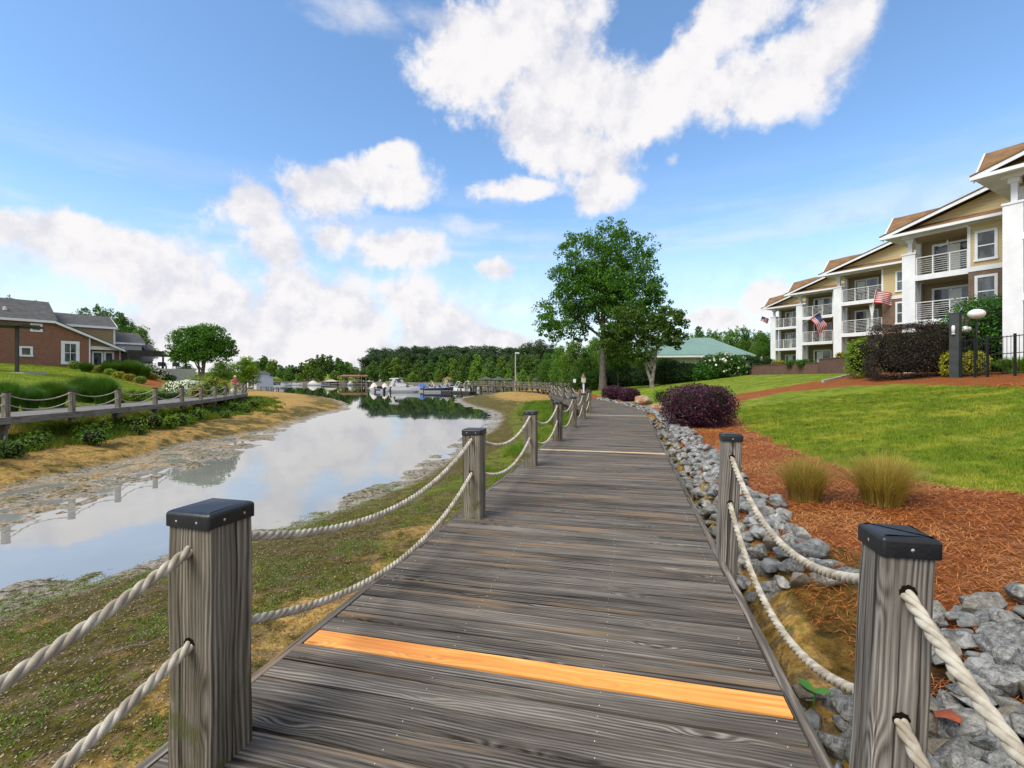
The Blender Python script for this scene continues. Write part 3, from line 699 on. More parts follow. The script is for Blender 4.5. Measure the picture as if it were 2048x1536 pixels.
while yy < 3.9:            # the lower pile around and behind the front post
    xx = 1.15
    while xx < yy*1.25+0.6:
        x = xx+rn.uniform(-0.06, 0.06); y = yy+rn.uniform(-0.06, 0.06); e = walk_e(x, y); lim = 3.35 if x > 2.6 else (2.75 if e > 0.1 else 2.9)
        if e > 0.07 and y < lim+0.12*math.sin(x*5):
            cand.append((x, y, hz1(x, y)+rn.uniform(0.0, 0.09), rn.choice((rn.uniform(0.11, 0.20), rn.uniform(0.16, 0.27)))))
        xx += 0.122
    yy += 0.115
for _ in range(170):
    x = rn.uniform(1.35, 4.6); y = rn.uniform(1.5, 3.3); e = walk_e(x, y)
    if e > 0.1 and y < (3.35 if x > 2.6 else 2.7): cand.append((x, y, hz1(x, y)+rn.uniform(0.02, 0.10), rn.uniform(0.13, 0.27)))
def nearpost(c): return min(math.hypot(c[0]-q[0], c[1]-q[1]) for q in ((1.14, 1.42), (1.71, 3.78)))
cand = [c for c in cand if nearpost(c) > 0.14 and c[1] > 0.2]
cand.sort(key=lambda c: -(c[3]/math.hypot(c[0], c[1])))
for i, (x, y, z, sz) in enumerate(cand[:300]):
    o = link_mesh('rock', ROCKS[i % 12]); o.location = (x, y, z); o.rotation_euler = (rn.uniform(-0.6, 0.6), rn.uniform(-0.6, 0.6), rn.uniform(0, 6.3))
    o.scale = (sz*rn.uniform(0.85, 1.1), sz*rn.uniform(0.85, 1.1), sz*rn.uniform(0.9, 1.25))
    if y < 3.5 and x > 1: tag(o, 'grey angular rock in the loose pile around the slim front right post', 'rock', 'riprap rocks around the front right post')
    elif y < 9: tag(o, 'grey angular rock in the riprap strip beside the near boardwalk before the pale plank', 'rock', 'riprap rocks along the right boardwalk edge')
    else: tag(o, 'small grey rock in the riprap strip beyond the pale tan plank', 'rock', 'riprap rocks along the bend of the boardwalk')
Vs = []; Fs = []; base = 0
for i, (x, y, z, sz) in enumerate(cand[300:]):
    me = ROCKS[i % 12]; n = len(me.vertices); co = np.empty(n*3, np.float32); me.vertices.foreach_get('co', co); co = co.reshape(-1, 3)
    Mx = np.array(Matrix.Rotation(rn.uniform(0, 6.3), 3, 'Z') @ Matrix.Rotation(rn.uniform(-0.6, 0.6), 3, 'X'))
    Vs.append((co*sz*rn.uniform(0.9, 1.1)) @ Mx.T + np.array([x, y, z])); f = np.array([p.vertices[:] for p in me.polygons]); Fs.append(f+base); base += n
tag(link_mesh('riprap', np_mesh('riprap', np.concatenate(Vs), np.concatenate(Fs), MATS['rock'], smooth=False)), 'grey broken stone filling the far riprap strip beside the boardwalk', 'riprap', kind='stuff')
def boulder(loc, sc, rz, label, seed):
    bm = bmesh.new(); bmesh.ops.create_icosphere(bm, subdivisions=4, radius=1.0); rb = random.Random(seed)
    pl = [(Vector((rb.gauss(0, 1), rb.gauss(0, 1), rb.gauss(0, 1))).normalized(), rb.uniform(0.62, 0.9)) for _ in range(11)]
    for v in bm.verts:
        for n, d in pl:
            k = v.co.dot(n)
            if k > d: v.co -= n*(k-d)*0.92
    me = bpy.data.meshes.new('boulder'); bm.to_mesh(me); bm.free(); me.materials.append(MATS['boulder'])
    for p in me.polygons: p.use_smooth = True
    o = link_mesh('boulder', me); o.location = loc; o.scale = sc; o.rotation_euler = (0.1, 0.05, rz); return tag(o, label, 'boulder')
q = G(1287, 809); boulder((q[0], q[1], q[2]+0.22), (0.62, 0.42, 0.36), -0.3, 'reddish tan boulder beside the small purple shrubs at the boardwalk bend', 5)
q = G(1313, 815); boulder((q[0], q[1], q[2]+0.04), (0.62, 0.4, 0.16), 0.2, 'flat buff stone slab lying between the tan boulder and the large purple shrub', 9)

# ------------------------------------------------------------ leaves, trees and shrubs
def quads(c, nrm, size, rng, aspect=0.55, up=None):
    """pointed leaf quads: centres c (n,3), normals nrm, sizes (n,)"""
    n = len(c); rv = rng.normal(size=(n, 3)) if up is None else up+0.35*rng.normal(size=(n, 3))
    t = np.cross(nrm, rv); t /= np.linalg.norm(t, axis=1, keepdims=True)+1e-9; b = np.cross(nrm, t)
    if up is not None: t, b = b, t
    s = size[:, None]; V = np.stack([c-t*s*0.5, c+b*s*aspect*0.5, c+t*s*0.5, c-b*s*aspect*0.5], 1).reshape(-1, 3)
    return V, np.arange(4*n).reshape(-1, 4)
def leaf_mesh(name, c, nrm, size, m, rng, aspect=0.55, up=None):
    V, Fc = quads(c, nrm, size, rng, aspect, up); lv = np.repeat(rng.random(len(c)), 4)
    return np_mesh(name, V, Fc, MATS[m], {'lv': lv})
def crown_pts(rng, lobes, n, per=45, cr=0.17, inner=0.45):
    L = np.array(lobes, float); vol = (L[:, 3]*L[:, 4]*L[:, 5])**0.7; ncl = max(8, n//per)
    li = rng.choice(len(L), ncl, p=vol/vol.sum()); d = rng.normal(size=(ncl, 3)); d /= np.linalg.norm(d, axis=1, keepdims=True)
    rr = rng.uniform(inner**2, 1, ncl)**0.5; C = L[li, :3]+d*rr[:, None]*L[li, 3:6]
    R3 = L[li, 3:6].mean(1)*cr*rng.uniform(0.6, 1.5, ncl)
    k = rng.integers(0, ncl, n); off = rng.normal(size=(n, 3)); off /= np.linalg.norm(off, axis=1, keepdims=True)
    off *= rng.uniform(0.2, 1, n)[:, None]**0.5*np.array([1, 1, 0.6])
    p = C[k]+off*R3[k][:, None]; nm = rng.normal(size=(n, 3))*0.8+off*0.7+np.array([0, 0, 0.5]); nm /= np.linalg.norm(nm, axis=1, keepdims=True)
    return p, nm, C
def tree_parts(seed, H, lobes, n, leaf, trunk_r, m, clear, forks=None, per=45, cr=0.17, bark='bark', aspect=0.55, limbs=9, lean=(0, 0)):
    rng = np.random.default_rng(seed); p, nm, C = crown_pts(rng, lobes, n, per, cr)
    cm = leaf_mesh('crown', p, nm, rng.uniform(0.65, 1.3, n)*leaf, m, rng, aspect)
    b = MB(); rb = random.Random(seed); cx = sum(l[0] for l in lobes)/len(lobes)*0.4; cy = sum(l[1] for l in lobes)/len(lobes)*0.4; top = H*0.8
    for (fx, fr, fy) in (forks or [(0, 1, 0)]):
        pts = []; rad = []
        for i in range(9):
            t = i/8; z = -0.3+(top+0.3)*t; bend = max(0, t-0.1)
            pts.append((fx*bend*1.2+cx*bend+lean[0]*t+0.06*trunk_r*math.sin(i*1.3+seed), fy*bend+cy*bend+lean[1]*t, z)); rad.append(trunk_r*fr*((1.35 if i == 0 else 1.0)*(1-0.82*t)))
        b.tube(pts, rad, 10, 0, False)
    for k in range(limbs):
        l = lobes[k % len(lobes)]; z0 = clear+(top-clear)*0.6*(k/limbs)+0.1; t = (z0+0.3)/(top+0.3)
        a = Vector((cx*t+lean[0]*t, cy*t+lean[1]*t, z0)); e = Vector((l[0], l[1], l[2]))+Vector((rb.uniform(-.5, .5)*l[3], rb.uniform(-.5, .5)*l[4], rb.uniform(-0.1, 0.5)*l[5]))
        if e.z < z0: e.z = z0+0.5
        mid = a.lerp(e, 0.5)+Vector((0, 0, 0.1*(e-a).length)); r0 = trunk_r*(1-0.82*t)*0.55
        b.tube([a, a.lerp(mid, 0.5)+Vector((0, 0, -0.02)), mid, mid.lerp(e, 0.5)+Vector((0, 0, 0.05)), e], [r0, r0*0.8, r0*0.6, r0*0.4, r0*0.15], 7, 0, False)
    return cm, b.mesh('trunk', MATS[bark])
def place_tree(name, parts, loc, label, cat='tree', group=None, sc=1.0, rz=0.0, sz=None):
    o = empty(name, loc, rz, label, cat, group); o.scale = (sc, sc, sz or sc)
    link_mesh('crown', parts[0], o); link_mesh('trunk', parts[1], o); return o
def f_bark(t, b):
    p = t.obj(); n = t.noise(t.vm('MULTIPLY', p, (6, 6, 1.2)), 2.0, 6, 0.7)
    t.put(b.inputs['Base Color'], t.mix(t.mr(n, 0.3, 0.7), (0.06, 0.05, 0.042), (0.22, 0.195, 0.17))); t.put(b.inputs['Normal'], t.bump(n, 0.05))
mat('bark', rough=0.9, fn=f_bark, spec=0.2)
foliage('oak_leaf', (0.026, 0.082, 0.008), (0.110, 0.240, 0.016))
foliage('mid_leaf', (0.035, 0.090, 0.012), (0.105, 0.215, 0.022))
foliage('light_leaf', (0.060, 0.140, 0.014), (0.165, 0.290, 0.028))
foliage('dark_leaf', (0.014, 0.040, 0.010), (0.040, 0.092, 0.018))
foliage('pine_leaf', (0.026, 0.060, 0.022), (0.065, 0.120, 0.040), trans=0.15)
foliage('far_leaf', (0.045, 0.105, 0.016), (0.115, 0.215, 0.030), trans=0.25)
foliage('far_light_leaf', (0.085, 0.175, 0.018), (0.20, 0.32, 0.035), trans=0.25)
foliage('purple_leaf', (0.022, 0.007, 0.016), (0.105, 0.024, 0.055), trans=0.15, rough=0.4)
foliage('plum_leaf', (0.016, 0.014, 0.012), (0.070, 0.048, 0.040), trans=0.12, rough=0.5)
foliage('yellow_leaf', (0.20, 0.22, 0.012), (0.42, 0.40, 0.03), trans=0.2)
foliage('lime_leaf', (0.10, 0.20, 0.015), (0.26, 0.36, 0.03), trans=0.3)
foliage('lime_tree_leaf', (0.085, 0.175, 0.010), (0.230, 0.350, 0.020))
foliage('hedge_leaf', (0.016, 0.060, 0.006), (0.070, 0.190, 0.014), trans=0.25, rough=0.4)
foliage('box_leaf', (0.030, 0.085, 0.010), (0.090, 0.180, 0.020), trans=0.25)
foliage('white_petal', (0.62, 0.64, 0.50), (0.85, 0.86, 0.78), trans=0.2)
foliage('reed', (0.055, 0.135, 0.010), (0.190, 0.320, 0.025), trans=0.35, c3=(0.26, 0.28, 0.03))
foliage('fountain_grass', (0.035, 0.100, 0.012), (0.100, 0.200, 0.024), trans=0.3)
foliage('straw_grass', (0.17, 0.145, 0.025), (0.60, 0.46, 0.12), trans=0.35)
foliage('lawn_blade', (0.095, 0.160, 0.010), (0.290, 0.370, 0.022), trans=0.35, c3=(0.40, 0.40, 0.045))
def lawn_tint(m):
    t = NT(m.node_tree); hs = [n for n in t.n if n.type == 'HUE_SAT'][0]; src = hs.inputs['Color'].links[0].from_socket; p = t.pos()
    c = t.mix(t.m('MULTIPLY', t.mr(t.noise(t.vm('MULTIPLY', p, (1.0, 0.6, 1)), 5.5, 4, 0.7), 0.50, 0.36), 0.8), src, (0.040, 0.085, 0.008))
    c = t.mix(t.m('MULTIPLY', t.mr(t.noise(t.vm('MULTIPLY', p, (0.8, 1.6, 1)), 1.9, 5, 0.75), 0.56, 0.66), 0.65), c, (0.46, 0.42, 0.10)); t.put(hs.inputs['Color'], c)
lawn_tint(MATS['lawn_blade'])
foliage('needle', (0.15, 0.040, 0.010), (0.66, 0.22, 0.058), trans=0.1, c3=(0.55, 0.25, 0.09))
# the big oak
lob = [(-4.3,0,7.4,3.2,3,2.6),(-1.5,0.5,9.6,3.8,3.6,3.2),(-1.8,-0.5,13.0,3.2,3.2,2.8),(1.6,0,11.4,3.8,3.6,3.5),(0.4,0.2,14.9,2.4,2.6,2.2),(3.6,0.2,13.6,2.3,2.4,2.4),
       (3.4,-0.6,9.2,3.0,3.0,2.7),(-3.3,-1.8,10.8,2.5,2.6,2.2),(0.2,-2.4,8.8,3.2,2.6,2.5),(5.5,0.3,8.6,1.9,2.0,1.8),(-5.3,0.6,6.1,1.6,1.8,1.3),(3.2,-0.5,6.6,2.4,2.2,1.8),(0,2.5,10,3.5,2.5,3.5),(-2.6,0,5.6,1.5,1.6,1.0)]
q = G(1206, 780); big = tree_parts(3, 17.5, lob, 50000, 0.25, 0.40, 'oak_leaf', 5.0, per=46, cr=0.23, limbs=14)
place_tree('oak_tree', big, (q[0], q[1], q[2]), 'tall dark green oak with a broad ragged crown and straight grey trunk', sc=q[1]*1.05/49)
bpy.data.objects['oak_tree'].scale.x *= 0.93
lob = [(-1.2,0,3.4,1.6,1.5,1.6),(0.3,0,5.2,1.8,1.7,1.8),(1.7,0,6.3,1.6,1.6,1.3),(-2.2,0,6.2,1.7,1.6,1.9),(2.2,0,4.6,1.1,1.1,1.0),(-3.4,0,4.6,1.6,1.5,2.0)]
q = G(1304, 774)
def f_pbark(t, b):
    p = t.obj(); n = t.noise(p, 3.0, 5, 0.7); t.put(b.inputs['Base Color'], t.mix(t.mr(n, 0.35, 0.65), (0.12, 0.10, 0.085), (0.38, 0.34, 0.29)))
mat('pale_bark', rough=0.85, fn=f_pbark)
tp = tree_parts(4, 8, lob, 17000, 0.24, 0.20, 'mid_leaf', 1.5, forks=[(-1.9, 0.9, 0.2), (0.9, 1, 0)], cr=0.26, bark='pale_bark')
place_tree('maple_tree', tp, q, 'smaller maple with a pale forked trunk right of the tall oak', sc=q[1]*1.05/47)
q = G(1240, 776, 80); tp = tree_parts(6, 8, [(0,0,3.8,1.4,1.4,2.2),(0.2,0,6.3,1.5,1.5,1.8),(-1.0,0,5,1.1,1.1,1.5)], 11000, 0.22, 0.15, 'oak_leaf', 1.8, cr=0.28)
place_tree('slim_tree', tp, (q[0], q[1]+1, q[2]), 'slim dark tree standing between the tall oak and the forked maple')
# ---- generic prototypes
rngp = random.Random(5)
def proto(seed, m, W=1.0, Hh=1.0, n=5200, leaf=0.62, dense=True, clear=1.5):
    rb = random.Random(seed); lobes = []
    for i in range(13):
        a = i*2.4+rb.uniform(-0.5, 0.5); z = (2.6+7.0*(i/12))*Hh; rr = rb.uniform(1.2, 2.7)*W*(1 if i < 9 else 0.5); f = 1-abs(z/Hh-5.5)/9
        lobes.append((math.cos(a)*rr, math.sin(a)*rr, z, 2.3*f*W, 2.3*f*W, 1.9*f*Hh))
    return tree_parts(seed, 11.5*Hh, lobes, n, leaf, 0.28, m, clear, per=20, cr=0.42, limbs=5)
PR = {'far': [proto(21+i, 'far_leaf') for i in range(4)], 'farlight': [proto(31+i, 'far_light_leaf', 0.9, 0.95) for i in range(3)]}
def pine(seed):
    rb = random.Random(seed); lobes = [(rb.uniform(-1.5, 1.5), rb.uniform(-1.5, 1.5), z, 2.4, 2.4, 1.2) for z in (3.5, 6.0, 8.5, 10, 11.5, 12.5)]; lobes = [(a, b_, c_, 3.0, 3.0, 1.9) for a, b_, c_, _, _, _ in lobes]
    return tree_parts(seed, 14.5, lobes, 4200, 0.62, 0.22, 'pine_leaf', 4, per=20, cr=0.45, limbs=4)
PR['pine'] = [pine(51+i) for i in range(3)]
PR['near'] = [proto(61+i, 'mid_leaf', n=16000, leaf=0.30) for i in range(3)]
PR['nearlight'] = [proto(71+i, 'light_leaf', n=15000, leaf=0.30) for i in range(2)]
PR['lime'] = [proto(95, 'lime_tree_leaf', n=15000, leaf=0.30)]
PR['neardark'] = [proto(81+i, 'oak_leaf', n=16000, leaf=0.30) for i in range(2)]
ORD = ['first','second','third','fourth','fifth','sixth','seventh','eighth','ninth','tenth','eleventh','twelfth','thirteenth','fourteenth','fifteenth','sixteenth','seventeenth','eighteenth','nineteenth','twentieth','twenty-first','twenty-second','twenty-third','twenty-fourth','twenty-fifth','twenty-sixth','twenty-seventh','twenty-eighth','twenty-ninth','thirtieth']
def px_tree(kind, px, Y, top, wpx, label, group=None, name='tree', i=None, drop=0.2):
    """tree whose trunk stands at direction px, distance Y, crown top at picture height top"""
    X = (px-PXC)/F*Y; z = hz1(X, Y)-drop; H = CAMZ-(top-HOR)/F*Y-z; Wm = wpx/F*Y
    ps = PR[kind]; p = ps[(i if i is not None else rngp.randrange(99)) % len(ps)]
    bh = 13.6 if kind == 'pine' else 10.4
    o = place_tree(name, p, (X, Y, z), label, group=group, sc=Wm/9.0, rz=rngp.uniform(0, 6.3), sz=H/bh); return o
# left far shore
row = [(508,722,44),(528,712,40),(546,716,36),(566,732,34),(584,730,38),(604,724,34),(622,715,36),(642,709,38),(660,710,34),(678,716,34),(696,722,34),(712,733,24)]
for i, (px, tp_, w_) in enumerate(row):
    px_tree('far' if i % 4 != 2 else 'farlight', px, 258+rngp.uniform(-6, 10), tp_, w_, ORD[i]+' tree from the left in the row on the far left shore', 'trees on the far left shore')
row = [(578,742,22),(600,744,20),(640,738,26),(668,740,24),(690,744,20)]
for i, (px, tp_, w_) in enumerate(row):
    px_tree('farlight' if i % 2 else 'far', px, 248, tp_, w_, ORD[i]+' low tree from the left in front of the far left shore row', 'low trees on the far left shore')
# right far shore, broadleaf row
row = [(730,733,26),(748,722,34),(770,716,36),(790,712,38),(812,714,34),(836,718,36),(860,720,34),(884,712,34),(906,714,34),(930,708,40),(955,706,38),(980,712,36),(1004,710,34),(1030,712,36),(1052,706,36),(1074,708,38),(1096,712,40)]
for i, (px, tp_, w_) in enumerate(row):
    px_tree('farlight' if i in (3, 8, 10, 12, 16) else 'far', px, 232-i*2.6+rngp.uniform(-5, 5), tp_, w_, ORD[i]+' broad tree from the left along the far shore behind the boats', 'broad trees on the far shore behind the boats')
row = [(826,742,34),(846,738,30),(878,736,26),(905,738,22),(925,730,30),(948,730,28),(970,734,26),(996,732,26),(1018,734,26),(1046,736,28),(1070,736,30)]
for i, (px, tp_, w_) in enumerate(row):
    px_tree('farlight' if i % 3 != 1 else 'far', px, 190-i*4, tp_, w_, ORD[i]+' low tree from the left directly behind the marina', 'low trees behind the marina')
k = 0
for px in range(742, 1120, 13):
    px_tree('pine', px+rngp.uniform(-5, 5), 335+rngp.uniform(-20, 24), 699-6*math.sin((px-740)/380*3.0)+rngp.uniform(-2, 4), rngp.uniform(26, 38), ORD[k]+' pine from the left on the crest of the wooded hill', 'pines on the wooded hill', name='pine_tree'); k += 1
k = 0
for px in range(735, 1110, 14):
    px_tree('pine', px+rngp.uniform(-5, 5), 290+rngp.uniform(-14, 14), 709-5*math.sin((px-740)/380*3.0)+rngp.uniform(-4, 6), rngp.uniform(24, 38), ORD[k]+' pine from the left in the lower row of the wooded hill', 'pines lower on the wooded hill', name='pine_tree'); k += 1
for i, (px, tp_) in enumerate([(1052, 686), (1078, 683), (1096, 690)]):
    px_tree('pine', px, 210, tp_, 34, ['leftmost', 'middle', 'rightmost'][i]+' of the three tall ragged pines left of the oak', 'tall pines left of the oak', name='pine_tree')
# left side
Xq = (402-PXC)/F*58; lobq = [(-1.6,0,7.0,2.5,2.4,1.9),(1.3,0,7.3,2.6,2.4,1.9),(-2.6,0.3,5.2,1.9,2,1.3),(2.7,0,5.6,1.8,2,1.5),(0.2,-0.4,5.6,2.6,2.4,1.6),(-0.3,0.6,8.0,1.6,1.8,1.3),(3.2,0,6.6,1.2,1.3,1.0)]
place_tree('lawn_tree', tree_parts(91, 9, lobq, 24000, 0.27, 0.26, 'oak_leaf', 2.2, forks=[(-0.8, 0.8, 0), (0.6, 1, 0.2)], cr=0.3), (Xq, 58, hz1(Xq, 58)-0.2), 'round deep green tree at the end of the clubhouse lawn', sc=(CAMZ-(648-HOR)/F*58-hz1(Xq, 58))/9.1)
px_tree('lime', 492, 96, 712, 66, 'yellow green tree behind the far end of the opposite boardwalk', i=0)
px_tree('nearlight', 442, 84, 722, 60, 'low light green tree right of the round lawn tree', i=1)
px_tree('near', 372, 92, 728, 46, 'low dark green tree glimpsed left of the round lawn tree', i=2)
for i, (px, Y, tp_, w_, kd) in enumerate([(10, 92, 594, 70, 'near'), (75, 100, 604, 60, 'nearlight'), (165, 96, 618, 60, 'near'), (205, 98, 611, 66, 'neardark'), (245, 92, 628, 70, 'near'), (282, 90, 652, 56, 'nearlight')]):
    px_tree(kd, px, Y, tp_, w_, ORD[i]+' tree from the left rising behind the clubhouse roofs', 'trees behind the clubhouse')
# behind the oak on the right
for i, (px, Y, tp_, w_, kd) in enumerate([(1098, 92, 706, 60, 'near'), (1122, 80, 690, 62, 'nearlight'), (1146, 74, 676, 66, 'nearlight'), (1172, 66, 696, 60, 'near'), (1190, 84, 672, 70, 'nearlight'), (1222, 66, 700, 60, 'neardark'), (1250, 72, 690, 64, 'near'), (1282, 66, 712, 60, 'neardark'), (1326, 62, 716, 64, 'neardark')]):
    px_tree(kd, px, Y, tp_, w_, ORD[i]+' tree from the left in the thicket behind the oak', 'thicket behind the oak', drop=1.2)
for i, (px, Y, tp_, w_, kd) in enumerate([(1398, 120, 656, 62, 'near'), (1430, 124, 658, 62, 'nearlight'), (1462, 118, 655, 66, 'nearlight'), (1494, 112, 656, 66, 'near'), (1520, 100, 660, 60, 'nearlight'), (1530, 82, 664, 46, 'neardark'), (1375, 126, 664, 50, 'near'), (1350, 130, 668, 50, 'nearlight')]):
    px_tree(kd, px, Y, tp_, w_, (ORD[i]+' tree from the left' if i < 6 else ['second leftmost tree', 'leftmost tree'][i-6])+' rising behind the green metal roof', 'trees behind the green roof')
# ---- shrubs
def shrub(name, label, loc, rad, n, leaf, m, group=None, cat='shrub', pw=2.6, rz=0.0, seed=1, fuzz=0.07, flowers=0, stem=True, flat=0.0, aspect=0.5, inner=0.72):
    rng = np.random.default_rng(seed); d = rng.normal(size=(n, 3)); d /= np.linalg.norm(d, axis=1, keepdims=True)
    k = (np.abs(d)**pw).sum(1)**(-1/pw); rr = rng.uniform(inner, 1.0, n)**0.6*(1+fuzz*rng.normal(size=n)*0.6)
    lump = 1+0.07*np.sin(d[:, 0]*7+seed)*np.cos(d[:, 1]*6+seed*2)+0.05*np.sin(d[:, 2]*9+d[:, 0]*8)
    p = d*(k*rr*lump)[:, None]*np.array(rad); p[:, 2] += rad[2]; p = p[p[:, 2] > 0.02*rad[2]]; n = len(p); d = d[:n]
    dd = p-np.array([0, 0, rad[2]]); dd /= np.linalg.norm(dd, axis=1, keepdims=True)
    nm = dd*0.6+rng.normal(size=(n, 3))*0.6+np.array([0, 0, 0.35]); nm /= np.linalg.norm(nm, axis=1, keepdims=True)
    o = empty(name, loc, rz, label, cat, group)
    link_mesh('foliage', leaf_mesh('foliage', p, nm, rng.uniform(0.6, 1.3, n)*leaf, m, rng, aspect), o)
    # solid core that closes the bush; near-black colour stands for inner shade
    b = MB(); N = 12; V = []
    for i in range(9):
        th = math.pi*i/8
        for j in range(N):
            a = 2*math.pi*j/N; dv = np.array([math.sin(th)*math.cos(a), math.sin(th)*math.sin(a), math.cos(th)]); kk = (np.abs(dv)**pw).sum()**(-1/pw)*0.72
            V.append(tuple(np.maximum(dv*kk*np.array(rad)+np.array([0, 0, rad[2]]), [-99, -99, 0.0])))
    b.add(V, [(i*N+j, (i+1)*N+j, (i+1)*N+(j+1) % N, i*N+(j+1) % N) for i in range(8) for j in range(N)], 0, None, True)
    b.build('dark_core', MATS['twig'], o)
    if flowers:
        s = rng.choice(n, flowers); pp = p[s]+dd[s]*0.05; link_mesh('blossom', leaf_mesh('blossom', pp, dd[s]+0.3*rng.normal(size=(flowers, 3)), rng.uniform(0.7, 1.2, flowers)*leaf*1.25, 'white_petal', rng, 0.9), o)
    return o
mat('twig', (0.018, 0.020, 0.010), 0.95, var=0.4, spec=0.05)  # colour of the solid shrub cores, darkened to imitate shade between leaves
def wpx(px, Y): return px/F*Y
q = G(1402, 858); shrub('purple_shrub', 'large rounded purple leaved shrub on pine straw beside the riprap', (q[0]+0.15, q[1]+0.55, q[2]-0.03), (1.02*q[1]/13, 0.9, 0.62*q[1]/13), 15000, 0.062, 'purple_leaf', pw=3.2, seed=3, inner=0.6)
q = G(1232, 800); shrub('purple_shrub', 'left one of the two small purple shrubs at the boardwalk bend', (q[0], q[1]+0.9, q[2]), (0.82, 0.8, 0.50), 4500, 0.09, 'purple_leaf', seed=5)
q = G(1262, 803); shrub('purple_shrub', 'right one of the two small purple shrubs at the boardwalk bend', (q[0], q[1]+0.6, q[2]), (0.70, 0.7, 0.44), 4500, 0.085, 'purple_leaf', seed=6)
q = G(1322, 802); shrub('young_shrub', 'small bright green seedling bush just left of the large purple shrub', q, (0.45, 0.4, 0.33), 700, 0.10, 'light_leaf', seed=7, fuzz=0.4)
X, Y = (1834-PXC)/F*24.2, 24.2; shrub('clipped_hedge', 'dark plum clipped hedge standing left of the charcoal post', (X, Y, hz1(X, Y)-0.15), (2.05, 1.1, 1.42), 34000, 0.075, 'plum_leaf', cat='hedge', pw=9, seed=8, rz=-0.35, inner=0.80, fuzz=0.02)
X, Y = (2080-PXC)/F*22.5, 22.5; shrub('round_hedge', 'glossy bright green rounded hedge behind the black fence at the right', (X, Y, hz1(X, Y)-0.1), (3.6, 2.0, 1.95), 30000, 0.13, 'hedge_leaf', cat='hedge', pw=3, seed=9, rz=-0.6, inner=0.66)
for i, (px, w_) in enumerate([(1944, 0.55), (1962, 0.45), (1930, 0.4)]):
    X, Y = (px-PXC)/F*21.6, 21.6+i*0.3; shrub('yellow_shrub', ['round yellow shrub behind the black fence post', 'right part yellow bush touching the outer fence post', 'small yellow bush next to the charcoal post'][i], (X, Y, hz1(X, Y)), (w_, 0.5, 0.5+0.05*i), 1700, 0.11, 'yellow_leaf', seed=20+i)
X, Y = (1728-PXC)/F*27.5, 27.5; shrub('green_shrub', 'green bush half hidden by the left end of the plum hedge', (X, Y, hz1(X, Y)), (1.0, 0.8, 1.15), 2500, 0.14, 'lime_leaf', seed=30)
# dark shrub bank in front of the green roofed building
for i, (px, Y, w_, h_, m_, fl) in enumerate([(1338,49,1.7,2.3,'dark_leaf',0),(1372,48,1.7,1.7,'dark_leaf',0),(1404,47,1.5,1.5,'hedge_leaf',0),(1446,47,2.3,2.25,'hedge_leaf',650),(1490,52,2.0,2.0,'dark_leaf',0),(1518,54,1.8,1.9,'dark_leaf',0),(1262,56,2.4,2.0,'dark_leaf',0),(1228,60,2.4,2.2,'dark_leaf',0),(1176,58,2.2,2.0,'oak_leaf',0),(1300,53,2.0,1.6,'dark_leaf',0)]):
    X = (px-PXC)/F*Y; lab = ['dark round bush right of the forked maple','low dark bush second right of the forked maple','mid green bush touching the pale flecked dogwood','large dogwood bush flecked with pale blossom','dark bush at the left end of the brick garden wall','dark bush beside the farthest apartment balcony','dark bush behind the slim tree','dark bush behind the oak trunk on its right','mid green bush behind the oak trunk on its left','low dark bush under the forked maple'][i]
    shrub('dogwood_bush' if fl else 'round_bush', lab, (X, Y, hz1(X, Y)-0.1), (w_, 1.6, h_*0.5+0.15), 4500, 0.20, m_, seed=40+i, flowers=fl//3, pw=2.3)
# ---- opposite bank planting
yb = [(150,738,22),(180,742,18),(202,745,20),(220,750,18),(238,757,20),(258,762,20),(281,767,20),(294,756,18),(307,760,16),(334,759,14)]
for i, (px, Y, tp_, w_) in enumerate([(386,44,753,36),(404,46,752,28),(424,42,752,42),(408,37.5,760,32),(396,35.5,768,30),(446,45,758,26),(438,40.5,767,30)]):
    X = (px-PXC)/F*Y; z = hz1(X, Y); hz_ = max(0.4, CAMZ-(tp_-HOR)/F*Y-z)/2; r_ = wpx(w_, Y)*0.5
    shrub('golden_bush', ORD[i]+' golden bush counted from the back left in the cluster near the person in pink', (X, Y, z), (r_, r_, hz_), 1500, 0.10, 'yellow_leaf' if i % 3 else 'lime_leaf', group='golden bushes near the walking person', seed=200+i)
for i, (px, py, w_) in enumerate(yb):
    q = G(px, py); r_ = wpx(w_, q[1])*0.5
    shrub('golden_bush', ORD[i]+' clipped golden bush from the left on the clubhouse slope', q, (r_, r_, r_*0.72), 900, 0.09 if q[1] < 45 else 0.14, 'yellow_leaf' if i % 3 else 'lime_leaf', group='clipped golden bushes on the clubhouse slope', seed=60+i)
for i, (px, py, w_, m_) in enumerate([(230,812,44,'lime_leaf'),(268,808,52,'lime_leaf'),(320,806,40,'box_leaf'),(345,806,30,'dark_leaf')]):
    q = G(px, py-6); r_ = wpx(w_, q[1])*0.55
    shrub('mound_bush', ['leftmost low lime mound behind the opposite boardwalk posts','middle low lime mound behind the opposite boardwalk posts','green mound left of the white flowering shrub','dark mound touching the white flowering shrub'][i], q, (r_, r_*0.8, r_*0.42), 2200, 0.10, m_, group='low mounds behind the opposite railing', seed=90+i)
q = G(368, 790); shrub('flowering_shrub', 'broad shrub covered in white blossom behind the opposite railing', (q[0], q[1]+0.5, q[2]), (1.95, 1.3, 0.62), 6000, 0.11, 'box_leaf', flowers=2600, seed=97)
